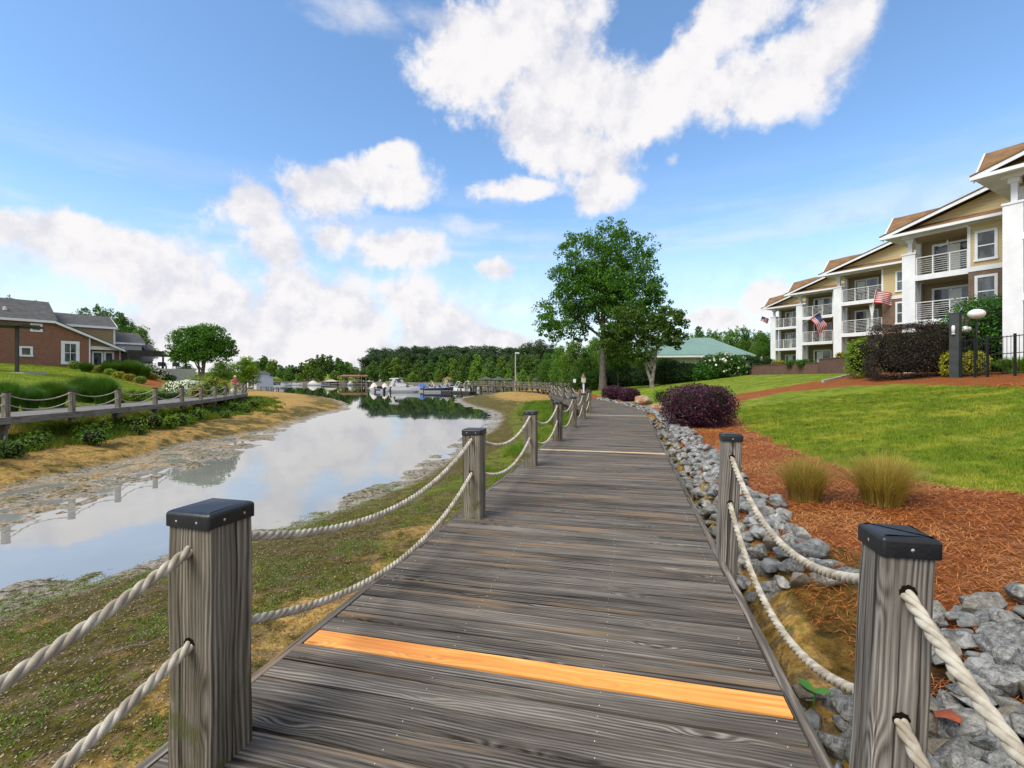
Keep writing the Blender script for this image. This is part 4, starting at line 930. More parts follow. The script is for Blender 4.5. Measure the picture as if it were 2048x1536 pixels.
for i, (px, py, w_, h_, m_) in enumerate([(20,722,60,12,'hedge_leaf'),(85,726,60,20,'box_leaf'),(120,728,40,26,'hedge_leaf'),(55,722,36,12,'hedge_leaf')]):
    q = G(px, py); r_ = wpx(w_, q[1])*0.5; shrub('trimmed_hedge', ['low hedge under the left end of the brick wall','long lime topped hedge on the clubhouse lawn','darker hedge below the tall white window','small hedge under the third brick wall window'][i], q, (r_, 1.0, wpx(h_, q[1])*0.55), 2500, 0.16, m_, cat='hedge', seed=110+i, pw=4)
def tussock(name, label, loc, r, h, n, m, seed, group=None, width=0.012, cat='ornamental grass', spread=0.8, segs=3):
    rng = np.random.default_rng(seed); a = rng.uniform(0, 2*math.pi, n); br = r*0.45*rng.uniform(0, 1, n)**0.6; ln = h*rng.uniform(0.7, 1.12, n)
    out = rng.uniform(0.05, 1, n)*spread*r; base = np.stack([np.cos(a)*br, np.sin(a)*br, np.zeros(n)], 1); dirn = np.stack([np.cos(a), np.sin(a), np.zeros(n)], 1)
    dirn += 0.35*rng.normal(size=(n, 3))*np.array([1, 1, 0]); side = np.cross(dirn, [0, 0, 1]); side /= np.linalg.norm(side, axis=1, keepdims=True)
    V = []
    for k in range(segs+1):
        t = k/segs; c = base+dirn*(out*t**1.9)[:, None]+np.array([0, 0, 1])*(ln*(t-0.28*t*t*(out/(r+1e-6))))[:, None]; wv = width*(1-t*0.92)
        V += [c-side*wv, c+side*wv]
    V = np.stack(V, 1).reshape(-1, 3); m2 = (segs+1)*2; b0 = np.arange(n)*m2
    Fc = np.concatenate([np.stack([b0+2*k, b0+2*k+1, b0+2*k+3, b0+2*k+2], 1) for k in range(segs)])
    o = link_mesh(name, np_mesh(name, V, Fc, MATS[m], {'lv': np.repeat(rng.random(n), m2)})); o.location = loc; return tag(o, label, cat, group)
q = G(1620, 1006); tussock('grass_tussock', 'greenish straw coloured grass tussock, left of the pair near the lawn edge', (q[0], q[1]+0.1, q[2]), 0.36, 0.62, 2000, 'straw_grass', 1, 'straw coloured tussocks', 0.003, spread=1.25)
q = G(1778, 1014); tussock('grass_tussock', 'golden straw coloured grass tussock, right of the pair near the lawn edge', (q[0], q[1]+0.1, q[2]), 0.43, 0.64, 2400, 'straw_grass', 2, 'straw coloured tussocks', 0.003, spread=1.25)
for i, (px, py, w_, h_) in enumerate([(12,838,70,82),(104,822,80,64),(168,812,66,64),(208,818,60,70),(60,830,50,60)]):
    q = G(px, py-8); tussock('fountain_grass', ['leftmost','second','fourth','rightmost','third'][i]+' big green fountain grass clump behind the opposite railing', q, wpx(w_, q[1])*0.5, wpx(h_, q[1])*0.8, 4200, 'fountain_grass', 10+i, 'fountain grass clumps behind the opposite railing', 0.014)
for i, (px, py, w_, h_) in enumerate([(172,744,30,22),(222,748,40,28),(262,752,44,36),(285,756,36,30),(245,750,36,28)]):
    q = G(px, py); tussock('fountain_grass', ['leftmost','second','fourth','rightmost','third'][i]+' fountain grass clump below the clubhouse doors', q, wpx(w_, q[1])*0.5, wpx(h_, q[1])*0.85, 2600, 'fountain_grass', 20+i, 'fountain grass below the clubhouse', 0.03)
q = G(2040, 728); rr_ = random.Random(4)
for i in range(2):
    X, Y = ((2030+i*50)-PXC)/F*20.6, 20.6; tussock('hosta_clump', ['left', 'right'][i]+' of two bright broad leaved clumps below the green hedge', (X, Y, hz1(X, Y)-0.03), 0.85, 0.75, 420, 'light_leaf', 70+i, width=0.05, cat='plant')

# ------------------------------------------------------------ ground cover that nobody could count
def scatter(n, x0, x1, y0, y1, test, seed, power=1.6):
    rng = np.random.default_rng(seed); y = y0+(y1-y0)*rng.random(n)**power; x = x0+(x1-x0)*rng.random(n); k = test(x, y); x, y = x[k], y[k]
    return rng, x, y, height(x, y)
def fov(x, y, mgn=1.12): return np.abs(x) < y*mgn+0.3
def blades(name, rng, x, y, z, h, wd, m, label, cat, lean=0.5, kinds=None):
    n = len(x); a = rng.uniform(0, 2*math.pi, n); ln = h*rng.uniform(0.6, 1.3, n); b0 = np.stack([x, y, z-0.004], 1)
    sd = np.stack([np.cos(a), np.sin(a), np.zeros(n)], 1)*(wd*0.5)[:, None] if np.ndim(wd) else np.stack([np.cos(a), np.sin(a), np.zeros(n)], 1)*wd*0.5
    tip = b0+np.stack([rng.normal(size=n)*lean*ln, rng.normal(size=n)*lean*ln, ln], 1)
    V = np.stack([b0-sd, b0+sd, tip], 1).reshape(-1, 3); Fc = np.arange(3*n).reshape(-1, 3)
    o = link_mesh(name, np_mesh(name, V, Fc, MATS[m], {'lv': np.repeat(rng.random(n), 3)})); return tag(o, label, cat, kind='stuff')
def t_lawn(x, y):
    D, e, e2, lw, st, di = zones(x, y); return lw & fov(x, y) & (x > 0)
rng, x, y, z = scatter(560000, 2, 22, 4.5, 20, t_lawn, 1, 1.4); dist = np.hypot(x, y); cl = 0.058*(1+2.2*fbm(x*4, y*2.5, 3, 201))*(1+1.2*fbm(x*0.7, y*0.7, 2, 202))
blades('lawn_grass', rng, x, y, z, cl, 0.0050*dist/6, 'lawn_blade', 'short mown grass of the right hand lawn', 'grass')
def t_straw(x, y):
    D, e, e2, lw, st, di = zones(x, y); return (st | (di & (fbm(x*1.6, y*1.6, 3, 77) > 0.02))) & fov(x, y) & (x > 0)
rng, x, y, z = scatter(330000, 1.2, 18, 1.4, 17, t_straw, 2, 1.5)
n = len(x); a = rng.uniform(0, math.pi, n); ln = rng.uniform(0.05, 0.15, n); tl = rng.normal(size=n)*0.22; dist = np.hypot(x, y)
dv = np.stack([np.cos(a)*np.cos(tl), np.sin(a)*np.cos(tl), np.sin(tl)], 1); c = np.stack([x, y, z+rng.uniform(0.004, 0.05, n)], 1)
V, Fc = quads(c, np.cross(dv, np.array([0.3, 0.2, 1.0]))*1.0+1e-4, ln, rng, 0.03)
sdv = np.cross(dv, np.array([0, 0, 1.0])); sdv /= np.linalg.norm(sdv, axis=1, keepdims=True); wv = (0.0016*np.maximum(1, dist/3.2))[:, None]
V = np.stack([c-dv*ln[:, None]*.5, c+sdv*wv, c+dv*ln[:, None]*.5, c-sdv*wv], 1).reshape(-1, 3)
tag(link_mesh('pine_straw', np_mesh('pine_straw', V, np.arange(4*n).reshape(-1, 4), MATS['needle'], {'lv': np.repeat(rng.random(n), 4)})), 'rust brown pine needles covering the planting bed', 'pine straw', kind='stuff')
# leafy weeds under the opposite boardwalk
rw = random.Random(8); k = 0
for i in range(34):
    s_ = s_at_y(LWALK, 15.5+i*0.98+rw.uniform(-0.3, 0.3)); p_, _, _ = LWALK.at(s_, 1.25+rw.uniform(0.1, 1.5)); r_ = rw.uniform(0.32, 0.62)
    shrub('bank_bush', ('leafy weed bush under the opposite boardwalk, %s counted from the left picture edge' % (ORD[i] if i < 30 else ['thirty-first', 'thirty-second', 'thirty-third', 'thirty-fourth'][i-30])), (p_.x, p_.y, hz1(p_.x, p_.y)-0.05), (r_, r_, rw.uniform(0.26, 0.46)), 650, 0.12, rw.choice(['mid_leaf', 'light_leaf', 'lime_tree_leaf']), group='leafy weeds below the opposite boardwalk', cat='bush', seed=300+i, fuzz=0.45, inner=0.3, pw=2.0)
def t_weed_l(x, y):
    e2 = -seg_dist(x, y, LL_T)-1.25; D = np.abs(seg_dist(x, y, WATER, True)); return (e2 < 0.4) & (e2 > -4.9-0.02*y) & (D > np.where(y < 30, 3.4, 1.4)) & (e2 > np.where(y < 34, -3.7, -99)) & ~inside(x, y, WATER) & (fbm(x*0.9, y*0.9, 4, 55)+0.30*sstep(-5.6, -2.6, e2) > 0.10)
rng, x, y, z = scatter(240000, -36, -13, 12, 58, t_weed_l, 3, 1.2); hh = np.clip(0.26+0.6*fbm(x*0.7, y*0.7, 3, 60), 0.08, 0.7)
blades('bank_weeds', rng, x, y, z, hh, 0.022*np.hypot(x, y)/20, 'reed', 'rank green weeds on the bank under the opposite boardwalk', 'weeds', 0.35)
def t_weed_r(x, y):
    e = seg_dist(x, y, WL_T)-1.25; return (e < -1.9-0.0*y) & (e > -5.2) & (fbm(x*0.8, y*0.8, 4, 65)+0.3*sstep(-5.2, -3.2, e)*sstep(11, 15, y) > 0.12)
rng, x, y, z = scatter(200000, -4, 4.5, 11, 50, t_weed_r, 4, 1.3); hh = np.clip(0.24+0.6*fbm(x*0.9, y*0.9, 3, 66), 0.05, 0.6)*sstep(10, 16, y)+0.03
blades('bank_grass', rng, x, y, z, hh, 0.014*np.hypot(x, y)/15, 'reed', 'bright green grass growing at the foot of the near boardwalk', 'weeds', 0.35)
def t_moss(x, y):
    D = np.abs(seg_dist(x, y, WATER, True)); e = seg_dist(x, y, WL_T)-1.25
    return ~inside(x, y, WATER) & (x < 6) & (e < -2.3) & (D > 0.25) & fov(x, y) & (fbm(x*1.3, y*1.3, 4, 88) > 0.01)
rng, x, y, z = scatter(260000, -9, 4, 1.8, 15, t_moss, 5, 1.4)
blades('low_weeds', rng, x, y, z, 0.022, 0.016, 'reed', 'tiny weeds sprouting on the drained lake bed', 'weeds', 1.2)
def t_deb(x, y):
    e = seg_dist(x, y, WL_T)-1.25; return ~inside(x, y, WATER) & (e < -2.3) & fov(x, y)
rng, x, y, z = scatter(110000, -9, 4, 1.8, 16, t_deb, 6, 1.5); n = len(x)
nm = rng.normal(size=(n, 3))*0.35+np.array([0, 0, 1]); nm /= np.linalg.norm(nm, axis=1, keepdims=True)
foliage('litter', (0.05, 0.035, 0.02), (0.36, 0.29, 0.17), trans=0.05)
tag(link_mesh('leaf_litter', leaf_mesh('leaf_litter', np.stack([x, y, z+0.008], 1), nm, rng.uniform(0.008, 0.032, n), 'litter', rng, 0.6)), 'scattered bark chips and leaf litter on the mud', 'litter', kind='stuff')
def t_lawn_l(x, y):
    D, e, e2, lw, st, di = zones(x, y); return lw & (x < -12) & (np.abs(x) < y*1.15)
rng, x, y, z = scatter(150000, -60, -19, 16, 60, t_lawn_l, 8, 1.2)
blades('lawn_grass', rng, x, y, z, 0.08, 0.012*np.hypot(x, y)/20, 'lawn_blade', 'mown grass of the clubhouse slope on the left', 'grass')
# ------------------------------------------------------------ building materials
def brick_fn(c1, c2, mortar, sc=1.0):
    def fn(t, b):
        p = t.obj(); x, y, z = t.xyz(p); v = t.cxyz(t.m('ADD', x, y), z, 0.0)
        br = t.new('ShaderNodeTexBrick'); t.put(br.inputs['Vector'], v); br.inputs['Scale'].default_value = 1.0*sc
        br.inputs['Brick Width'].default_value = 0.21; br.inputs['Row Height'].default_value = 0.075; br.inputs['Mortar Size'].default_value = 0.009
        br.inputs['Color1'].default_value = (*c1, 1); br.inputs['Color2'].default_value = (*c2, 1); br.inputs['Mortar'].default_value = (*mortar, 1)
        c = t.mix(1.0, br.outputs[0], t.mix(t.noise(p, 1.3, 5), (0.75, 0.75, 0.75), (1.2, 1.2, 1.2)), 'MULTIPLY')
        t.put(b.inputs['Base Color'], c); t.put(b.inputs['Normal'], t.bump(br.outputs[1], 0.008, -0.6) if False else t.bump(t.noise(p, 30, 3), 0.004))
    return fn
mat('brick', rough=0.85, fn=brick_fn((0.19, 0.062, 0.034), (0.28, 0.108, 0.062), (0.26, 0.20, 0.16)))
mat('brown_brick', rough=0.85, fn=brick_fn((0.13, 0.072, 0.040), (0.20, 0.118, 0.068), (0.22, 0.19, 0.16)))
mat('dark_brick', rough=0.85, fn=brick_fn((0.105, 0.045, 0.032), (0.165, 0.082, 0.058), (0.16, 0.13, 0.11)))
def siding_fn(c, row=0.18):
    def fn(t, b):
        p = t.obj(); x, y, z = t.xyz(p); f = t.m('FRACT', t.m('DIVIDE', z, row))
        gap = t.mr(f, 0.0, 0.10, 0, 1)
        n = t.noise(t.vm('MULTIPLY', p, (1, 1, 6)), 2.0, 4)
        t.put(b.inputs['Base Color'], t.mix(gap, tuple(q*0.45 for q in c), t.mix(n, tuple(q*0.88 for q in c), tuple(min(1, q*1.1) for q in c))))
        t.put(b.inputs['Normal'], t.bump(f, 0.02))
    return fn
mat('yellow_siding', rough=0.7, fn=siding_fn((0.63, 0.50, 0.27)))
mat('shaded_tan_siding', rough=0.7, fn=siding_fn((0.25, 0.19, 0.095)))  # tan wall colour darkened so it carries the shade inside the balconies
mat('beige_siding', rough=0.75, fn=siding_fn((0.30, 0.235, 0.125)))
mat('grey_siding', rough=0.75, fn=siding_fn((0.42, 0.42, 0.40)))
mat('white_siding', rough=0.7, fn=siding_fn((0.74, 0.75, 0.76)))
def shingle_fn(c1, c2):
    def fn(t, b):
        p = t.obj(); x, y, z = t.xyz(p); n = t.noise(p, 1.1, 5); n2 = t.vor(t.vm('MULTIPLY', p, (3.2, 3.2, 7)), 1.0, out='Color')
        r = t.xyz(n2)[0]; lines = t.mr(t.m('FRACT', t.m('MULTIPLY', z, 7.5)), 0.0, 0.2, 0.7, 1)
        c = t.mix(t.m('ADD', t.m('MULTIPLY', n, 0.5), t.m('MULTIPLY', r, 0.5)), c1, c2)
        t.put(b.inputs['Base Color'], t.mix(1.0, c, t.cxyz(lines, lines, lines), 'MULTIPLY')); t.put(b.inputs['Normal'], t.bump(r, 0.01))
    return fn
mat('brown_shingle', rough=0.9, fn=shingle_fn((0.135, 0.078, 0.036), (0.285, 0.165, 0.080)))
mat('grey_shingle', rough=0.9, fn=shingle_fn((0.045, 0.048, 0.050), (0.125, 0.125, 0.125)))
def metal_roof(t, b):
    p = t.obj(); x, y, z = t.xyz(p); f = t.m('FRACT', t.m('MULTIPLY', t.m('ADD', x, y), 2.0)); rib = t.mr(t.m('ABSOLUTE', t.m('SUBTRACT', f, 0.5)), 0.40, 0.47, 0, 1)
    n = t.noise(p, 0.8, 5); c = t.mix(n, (0.115, 0.215, 0.185), (0.195, 0.325, 0.285)); t.put(b.inputs['Base Color'], t.mix(t.m('MULTIPLY', rib, 0.6), c, (0.33, 0.45, 0.41))); t.put(b.inputs['Normal'], t.bump(rib, 0.04))
mat('green_metal', rough=0.5, fn=metal_roof)
mat('white_paint', (0.74, 0.76, 0.79), 0.55, var=0.07, scale=1.5)
mat('rail_paint', (0.66, 0.67, 0.66), 0.5, var=0.05)
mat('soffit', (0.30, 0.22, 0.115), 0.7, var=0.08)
mat('concrete', (0.42, 0.41, 0.38), 0.85, var=0.12)
mat('dark_metal', (0.012, 0.013, 0.014), 0.5, var=0.2)
mat('charcoal', (0.040, 0.048, 0.050), 0.7, var=0.25, scale=2.0, bumpd=0.004)
mat('dark_wood', (0.035, 0.030, 0.026), 0.7, var=0.3)
mat('furniture', (0.10, 0.095, 0.09), 0.7, var=0.4)
mat('cushion', (0.45, 0.43, 0.38), 0.9, var=0.15)
mat('curtain', (0.72, 0.72, 0.70), 0.9, var=0.08)
def glass_fn(t, b):
    p = t.obj(); n = t.noise(t.vm('MULTIPLY', p, (1.3, 1.3, 0.5)), 1.3, 3)
    t.put(b.inputs['Base Color'], t.mix(t.mr(n, 0.4, 0.6), (0.018, 0.024, 0.028), (0.10, 0.125, 0.135))); b.inputs['Specular IOR Level'].default_value = 0.9
mat('glass', rough=0.06, fn=glass_fn)
# ------------------------------------------------------------ apartments
UANG = math.atan2(-0.866, 0.5)
def window(parent, x0, x1, z0, z1, y=0.0, fw=0.11, sash=True, name='window', m='white_paint', mull=1, out=0.05):
    b = MB(); b.box(x0-fw, x0, y-out, y+0.03, z0, z1); b.box(x1, x1+fw, y-out, y+0.03, z0, z1); b.box(x0-fw, x1+fw, y-out-0.004, y+0.03, z1, z1+fw); b.box(x0-fw-0.03, x1+fw+0.03, y-out-0.04, y+0.03, z0-fw, z0)
    if sash: b.box(x0, x1, y-0.02, y+0.028, (z0+z1)/2-0.03, (z0+z1)/2+0.03)
    for k in range(1, mull): xx = x0+(x1-x0)*k/mull; b.box(xx-0.035, xx+0.035, y-0.018, y+0.026, z0, z1)
    w_ = b.build(name, MATS[m], parent); g = MB(); g.box(x0, x1, y-0.006, y+0.02, z0, z1); g.build('pane', MATS['glass'], w_); return w_
def apartment(O, zb, label, first=False, W=12.0, seed=0):
    bw = 3.1 if seed < 2 else 3.7; ZG = 8.50 if first else 8.27
    rb = random.Random(seed)
    root = empty('apartment_building', (O[0], O[1], zb), UANG, label, 'building', 'row of stepped apartment buildings')
    b = MB(); b.box(0, W, 2.0, 11, -2.2, 5.45); b.box(bw, W, 0.0, 2.0, -2.2, 5.45); b.build('brick_wall', MATS['brown_brick'], root)
    b = MB(); b.box(0.0, W, 2.0, 11, 5.45, ZG); b.box(bw, W, 0.001, 2.0, 5.62, ZG); b.build('siding_wall', MATS['yellow_siding'], root)
    b = MB(); b.box(0.02, bw-0.02, 1.97, 2.0, 0, ZG-0.26); b.build('balcony_back_wall', MATS['shaded_tan_siding'], root)
    b = MB(); b.box(bw-0.05, W, -0.03, 0.0, 5.40, 5.66)
    b.box(bw-0.04, bw+0.1, -0.036, -0.002, 5.66, ZG-0.27); b.build('trim_band', MATS['white_paint'], root)
    for (z0, z1) in ((2.60, 2.92), (5.33, 5.65)):
        s_ = MB(); s_.box(0.62, bw, -0.02, 1.97, z0, z1); s_.build('balcony_slab', MATS['white_paint'], root)
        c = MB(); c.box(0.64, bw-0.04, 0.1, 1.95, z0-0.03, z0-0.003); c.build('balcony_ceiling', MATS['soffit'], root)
    b = MB(); b.box(-0.05, bw, -0.05, 0.30, ZG-0.27, ZG-0.02); b.box(bw, W, -0.06, -0.004, ZG-0.21, ZG-0.02); b.build('beam', MATS['white_paint'], root)
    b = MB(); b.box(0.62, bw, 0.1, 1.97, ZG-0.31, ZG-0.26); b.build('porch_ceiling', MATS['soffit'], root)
    for x in (0.0,) if not first else (0.0,):
        b = MB(); b.box(x, x+0.66, 0.0, 0.66, -2.2, 7.0); b.box(x-0.04, x+0.70, -0.04, 0.70, 7.0, 7.10); b.build('column', MATS['white_paint'], root)
        b = MB(); b.box(x+0.22, x+0.44, 0.2, 0.42, 7.10, ZG-0.27); b.box(x+0.14, x+0.52, 0.12, 0.5, ZG-0.50, ZG-0.275); b.build('upper_post', MATS['white_paint'], root)
    b = MB(); b.box(0.10, 0.34, 1.7, 1.94, -0.2, ZG-0.31); b.build('column', MATS['white_paint'], root)
    for z0 in (2.92, 5.65):
        r = MB(); y = 0.10
        for x in (0.70, 0.7+(bw-0.76)/3, 0.7+2*(bw-0.76)/3, bw-0.06): r.box(x-0.03, x+0.03, y-0.03, y+0.03, z0, z0+1.05)
        for k in range(7): r.tube([(0.70, y, z0+0.16+0.125*k), (bw-0.06, y, z0+0.16+0.125*k)], 0.013, 5)
        r.box(0.66, bw-0.02, y-0.035, y+0.035, z0+1.05, z0+1.10)
        for x in (0.13, ): r.box(x-0.02, x+0.02, 0.70, 0.74, z0, z0+1.05)
        for k in range(7): r.tube([(0.15, 0.7, z0+0.16+0.125*k), (0.15, 1.7, z0+0.16+0.125*k)], 0.013, 4)
        r.build('railing', MATS['rail_paint'], root)
        b = MB(); b.box(0.04, 0.62, 0.66, 1.97, z0-0.26, z0-0.02); b.build('side_slab', MATS['white_paint'], root)
    for z0 in (0.05, 2.95, 5.68):
        d = window(root, 0.95, 2.55, z0, z0+1.95, 1.96, 0.12, False, 'sliding_door', mull=2)
        c = MB(); xx = 0.97+0.8*rb.random(); c.box(xx, xx+0.6, 1.935, 1.95, z0+0.05, z0+1.9); c.build('curtain', MATS['curtain'], d)
    for k in range(3 if W > 9 else 1):
        for z0, z1 in ((0.6, 2.1), (3.45, 5.0), (6.05, 7.5)):
            w0 = (3.50 if seed < 2 else 4.75)+k*3.0; window(root, w0, w0+0.68, z0, z1, 0.0, 0.13)
    # roofs
    e = 0.9; pk = W/2; zg = ZG; sl = 0.31; zp = zg+(pk+e)*sl
    b = MB(); b.prism([(-e+0.5, -0.02, zg), (W+e-0.5, -0.02, zg), (pk, -0.02, zp-0.14)], (0, 0.3, 0)); b.build('gable_siding', MATS['yellow_siding'], root)
    b = MB(); b.prism([(-0.2, -0.62, zg+0.02), (W+0.2, -0.62, zg+0.02), (W+0.2, -0.035, zg+0.36), (-0.2+1.1, -0.035, zg+0.36)], (0, 0.02, -0.05)); b.build('pent_roof', MATS['brown_shingle'], root)
    b = MB(); b.prism([(-e, -0.70, zg), (pk, -0.70, zp), (pk, -0.70, zp-0.21), (-e, -0.70, zg-0.18)], (0, 0.05, 0)); b.prism([(pk, -0.70, zp), (W+e, -0.70, zg), (W+e, -0.70, zg-0.18), (pk, -0.70, zp-0.21)], (0, 0.05, 0))
    b.box(-e, W+e, -0.76, -0.58, zg-0.18, zg-0.02); b.build('rake_board', MATS['white_paint'], root)
    b = MB(); b.box(-e, W+e, -0.58, 0.0, zg-0.06, zg-0.01); b.box(-e, 0.0, 0, 11, zg-0.06, zg-0.01); b.build('soffit', MATS['soffit'] if False else MATS['white_paint'], root)
    b = MB(); b.prism([(-e-0.02, -0.74, zg+0.012), (pk, -0.74, zp+0.012), (pk, -0.74, zp+0.07), (-e-0.02, -0.74, zg+0.07)], (0, 7.0, 0)); b.prism([(pk, -0.74, zp+0.012), (W+e, -0.74, zg+0.012), (W+e, -0.74, zg+0.07), (pk, -0.74, zp+0.07)], (0, 7.0, 0))
    b.build('gable_roof', MATS['brown_shingle'], root)
    b = MB(); pr = [(-0.35, zg-0.02), (1.05, zg+1.5), (5.5, zg+2.6), (11.6, zg-0.02)]
    b.prism([(-e+0.05, y, z) for y, z in pr], (W+2*e-0.1, 0, 0)); b.build('main_roof', MATS['brown_shingle'], root)
    b = MB()
    for (y0, z0), (y1, z1) in ((pr[0], pr[1]), (pr[1], pr[2])):
        b.prism([(-e, y0, z0+0.03), (-e, y1, z1+0.03), (-e, y1, z1-0.2), (-e, y0, z0-0.2)], (0.06, 0, 0))
    b.build('eave_board', MATS['white_paint'], root)
    return root
def balcony_thing(name, label, cat, O, zb, lx, ly, lz, fn, group=None):
    c, s = math.cos(UANG), math.sin(UANG); o = empty(name, (O[0]+c*lx-s*ly, O[1]+s*lx+c*ly, zb+lz), UANG, label, cat, group); fn(o); return o
def chair_fn(o):
    b = MB(); b.box(-0.28, 0.28, -0.26, 0.26, 0.36, 0.46); b.build('seat', MATS['furniture'], o)
    b = MB(); b.box(-0.28, 0.28, 0.24, 0.32, 0.40, 0.98); b.build('backrest', MATS['furniture'], o)
    for x in (-0.25, 0.25):
        for y in (-0.23, 0.25): b = MB(); b.box(x-0.025, x+0.025, y-0.025, y+0.025, 0, 0.36); b.build('leg', MATS['furniture'], o)
def table_fn(o):
    b = MB(); b.lathe((0, 0, 0), [(0.0, 0.70), (0.42, 0.70), (0.42, 0.74), (0.0, 0.74)], 18); b.build('table_top', MATS['furniture'], o); b = MB(); b.lathe((0, 0, 0), [(0.25, 0.0), (0.05, 0.04), (0.04, 0.70)], 10); b.build('pedestal', MATS['furniture'], o)
U = [((22.42, 21.6), 2.30, 'nearest apartment building, its tall white column cut by the right picture edge', True), ((24.35, 29.5), 2.05, 'second nearest apartment building with yellow gable and plain white upper railing', False),
     ((28.7, 42.2), 2.45, 'middle apartment building with a striped flag hanging beside its upper balcony', False), ((31.2, 51.9), 2.40, 'fourth apartment building, its column beside the flag with blue corner', False), ((34.2, 62.5), 2.40, 'farthest apartment building at the end of the stepped row by the trees', False)]
for i, (O, zb, lab, fr) in enumerate(U): apartment(O, zb, lab, fr, seed=i)
nm5 = ['nearest', 'second nearest', 'middle', 'fourth', 'farthest']
for i, (O, zb, lab, fr) in enumerate(U[1:], 1):
    for z0, fl in ((2.92, 'middle'), (5.65, 'upper')):
        if i == 1 and fl == 'upper': continue
        balcony_thing('patio_chair', 'left dark patio chair on the %s balcony of the %s apartment' % (fl, nm5[i]), 'chair', O, zb, 1.1, 1.0, z0, chair_fn, 'patio chairs on the balconies')
        balcony_thing('patio_chair', 'right dark patio chair on the %s balcony of the %s apartment' % (fl, nm5[i]), 'chair', O, zb, 2.6, 1.1, z0, chair_fn, 'patio chairs on the balconies')
        balcony_thing('patio_table', 'round dark table on the %s balcony of the %s apartment' % (fl, nm5[i]), 'table', O, zb, 1.85, 0.8, z0, table_fn, 'patio tables on the balconies')
def fan_fn(o):
    b = MB(); b.lathe((0, 0, -0.35), [(0.02, 0.33), (0.02, 0.12), (0.09, 0.1), (0.09, 0.0), (0.0, -0.02)], 12); b.build('motor', MATS['white_paint'], o)
    for k in range(5):
        a = 2*math.pi*k/5; b = MB(); b.obox((0.38*math.cos(a), 0.38*math.sin(a), -0.30), ((math.cos(a), math.sin(a), 0), (-math.sin(a), math.cos(a), 0.15), (0, -0.1, 1)), (0.28, 0.06, 0.006)); b.build('blade', MATS['white_paint'], o)
balcony_thing('ceiling_fan', 'white ceiling fan under the porch roof of the second nearest apartment', 'fan', U[1][0], U[1][1], 1.9, 0.9, 7.74, fan_fn)
# long drape at the end of the third balcony
def drape_fn(o):
    b = MB(); n = 14
    V = []
    for i in range(9):
        t = i/8; wd = 0.10+0.42*abs(t-0.55)**1.2*1.6
        for k in range(n): x = -wd+2*wd*k/(n-1); V.append((x*0.5, 0.05*math.sin(k*1.9), 2.3*(1-t)))
    b.add(V, [(i*n+k, i*n+k+1, (i+1)*n+k+1, (i+1)*n+k) for i in range(8) for k in range(n-1)], 0, None, True); b.build('cloth', MATS['curtain'], o)
balcony_thing('porch_drape', 'white drape tied at the right end of the middle apartment balcony', 'curtain', U[2][0], U[2][1], 2.85, 0.3, 2.95, drape_fn)
# flags
mat('flag_red', (0.62, 0.04, 0.06), 0.85, var=0.1); mat('flag_white', (0.74, 0.73, 0.74), 0.85, var=0.05); mat('flag_blue', (0.035, 0.06, 0.19), 0.85, var=0.1)
def flag(label, px, py, Y, size, droop, ang, flip=1, showc=True):
    X = (px-PXC)/F*Y; z = CAMZ-(py-HOR)/F*Y; o = empty('hanging_flag', (X, Y, z), ang, label, 'flag', 'flags on the apartment fronts')
    L = size*1.6; Hh = size; n = 16; rows = 13; b = MB()
    def P(u, v):   # u along the fly, v across (0 top)
        d = math.radians(droop); x = u*L*math.cos(d)*flip+v*Hh*math.sin(d)*0.9*flip*-1; zz = -u*L*math.sin(d)-v*Hh*math.cos(d)
        return (x, 0.08*size*math.sin(u*7+v*2)+0.03*math.sin(u*15), zz)
    V = [P(u/n, v/rows) for v in range(rows+1) for u in range(n+1)]
    for v in range(rows):
        for u in range(n):
            mi = 2 if (v < 7 and u < 6.4 and showc) else (0 if v % 2 == 0 else 1)
            i = v*(n+1)+u; b.f.append([i, i+1, i+n+2, i+n+1]); b.mi.append(mi); b.sm.append(True)
    b.v = V; b.g = list(V)
    c = b.build('cloth', [MATS['flag_red'], MATS['flag_white'], MATS['flag_blue']], o)
    st = MB()
    for r_ in range(5):
        for q in range(6 - r_ % 2):
            u = (q+0.7+0.5*(r_ % 2))*0.0625; v = (r_+0.8)*0.105
            for sg in (-1, 1):
                p0 = Vector(P(u, v))+Vector((0, 0.006*sg, 0)); s_ = 0.018*size; st.add([p0+Vector((s_*math.sin(2*math.pi*k/10)*(1 if k % 2 == 0 else 0.45), 0, s_*math.cos(2*math.pi*k/10)*(1 if k % 2 == 0 else 0.45))) for k in range(10)], [tuple(range(10))], 0)
    if showc: st.build('stars', MATS['flag_white'], c)
    p = MB(); a0 = Vector(P(0, 0)); a1 = Vector(P(0, 1)); dd = (a0-a1).normalized(); p.tube([a0+dd*0.08, a1-dd*size*0.75], 0.018, 6, 0); p.build('staff', MATS['white_paint'], o)
    return o
flag('red and white striped flag hanging at the middle apartment upper balcony', 1752, 580, 38.2, 1.0, 10, 0.1, 1, False)
flag('drooping flag with blue starred corner between the fourth and middle apartments', 1640, 624, 49.5, 1.35, 60, 0.15)
flag('small flag with blue corner just behind the charcoal post and globe lamp', 1924, 616, 23.6, 0.62, 42, 0.2)
flag('tiny dark flag beyond the farthest apartment column', 1524, 632, 63.5, 0.7, 20, 0.1)
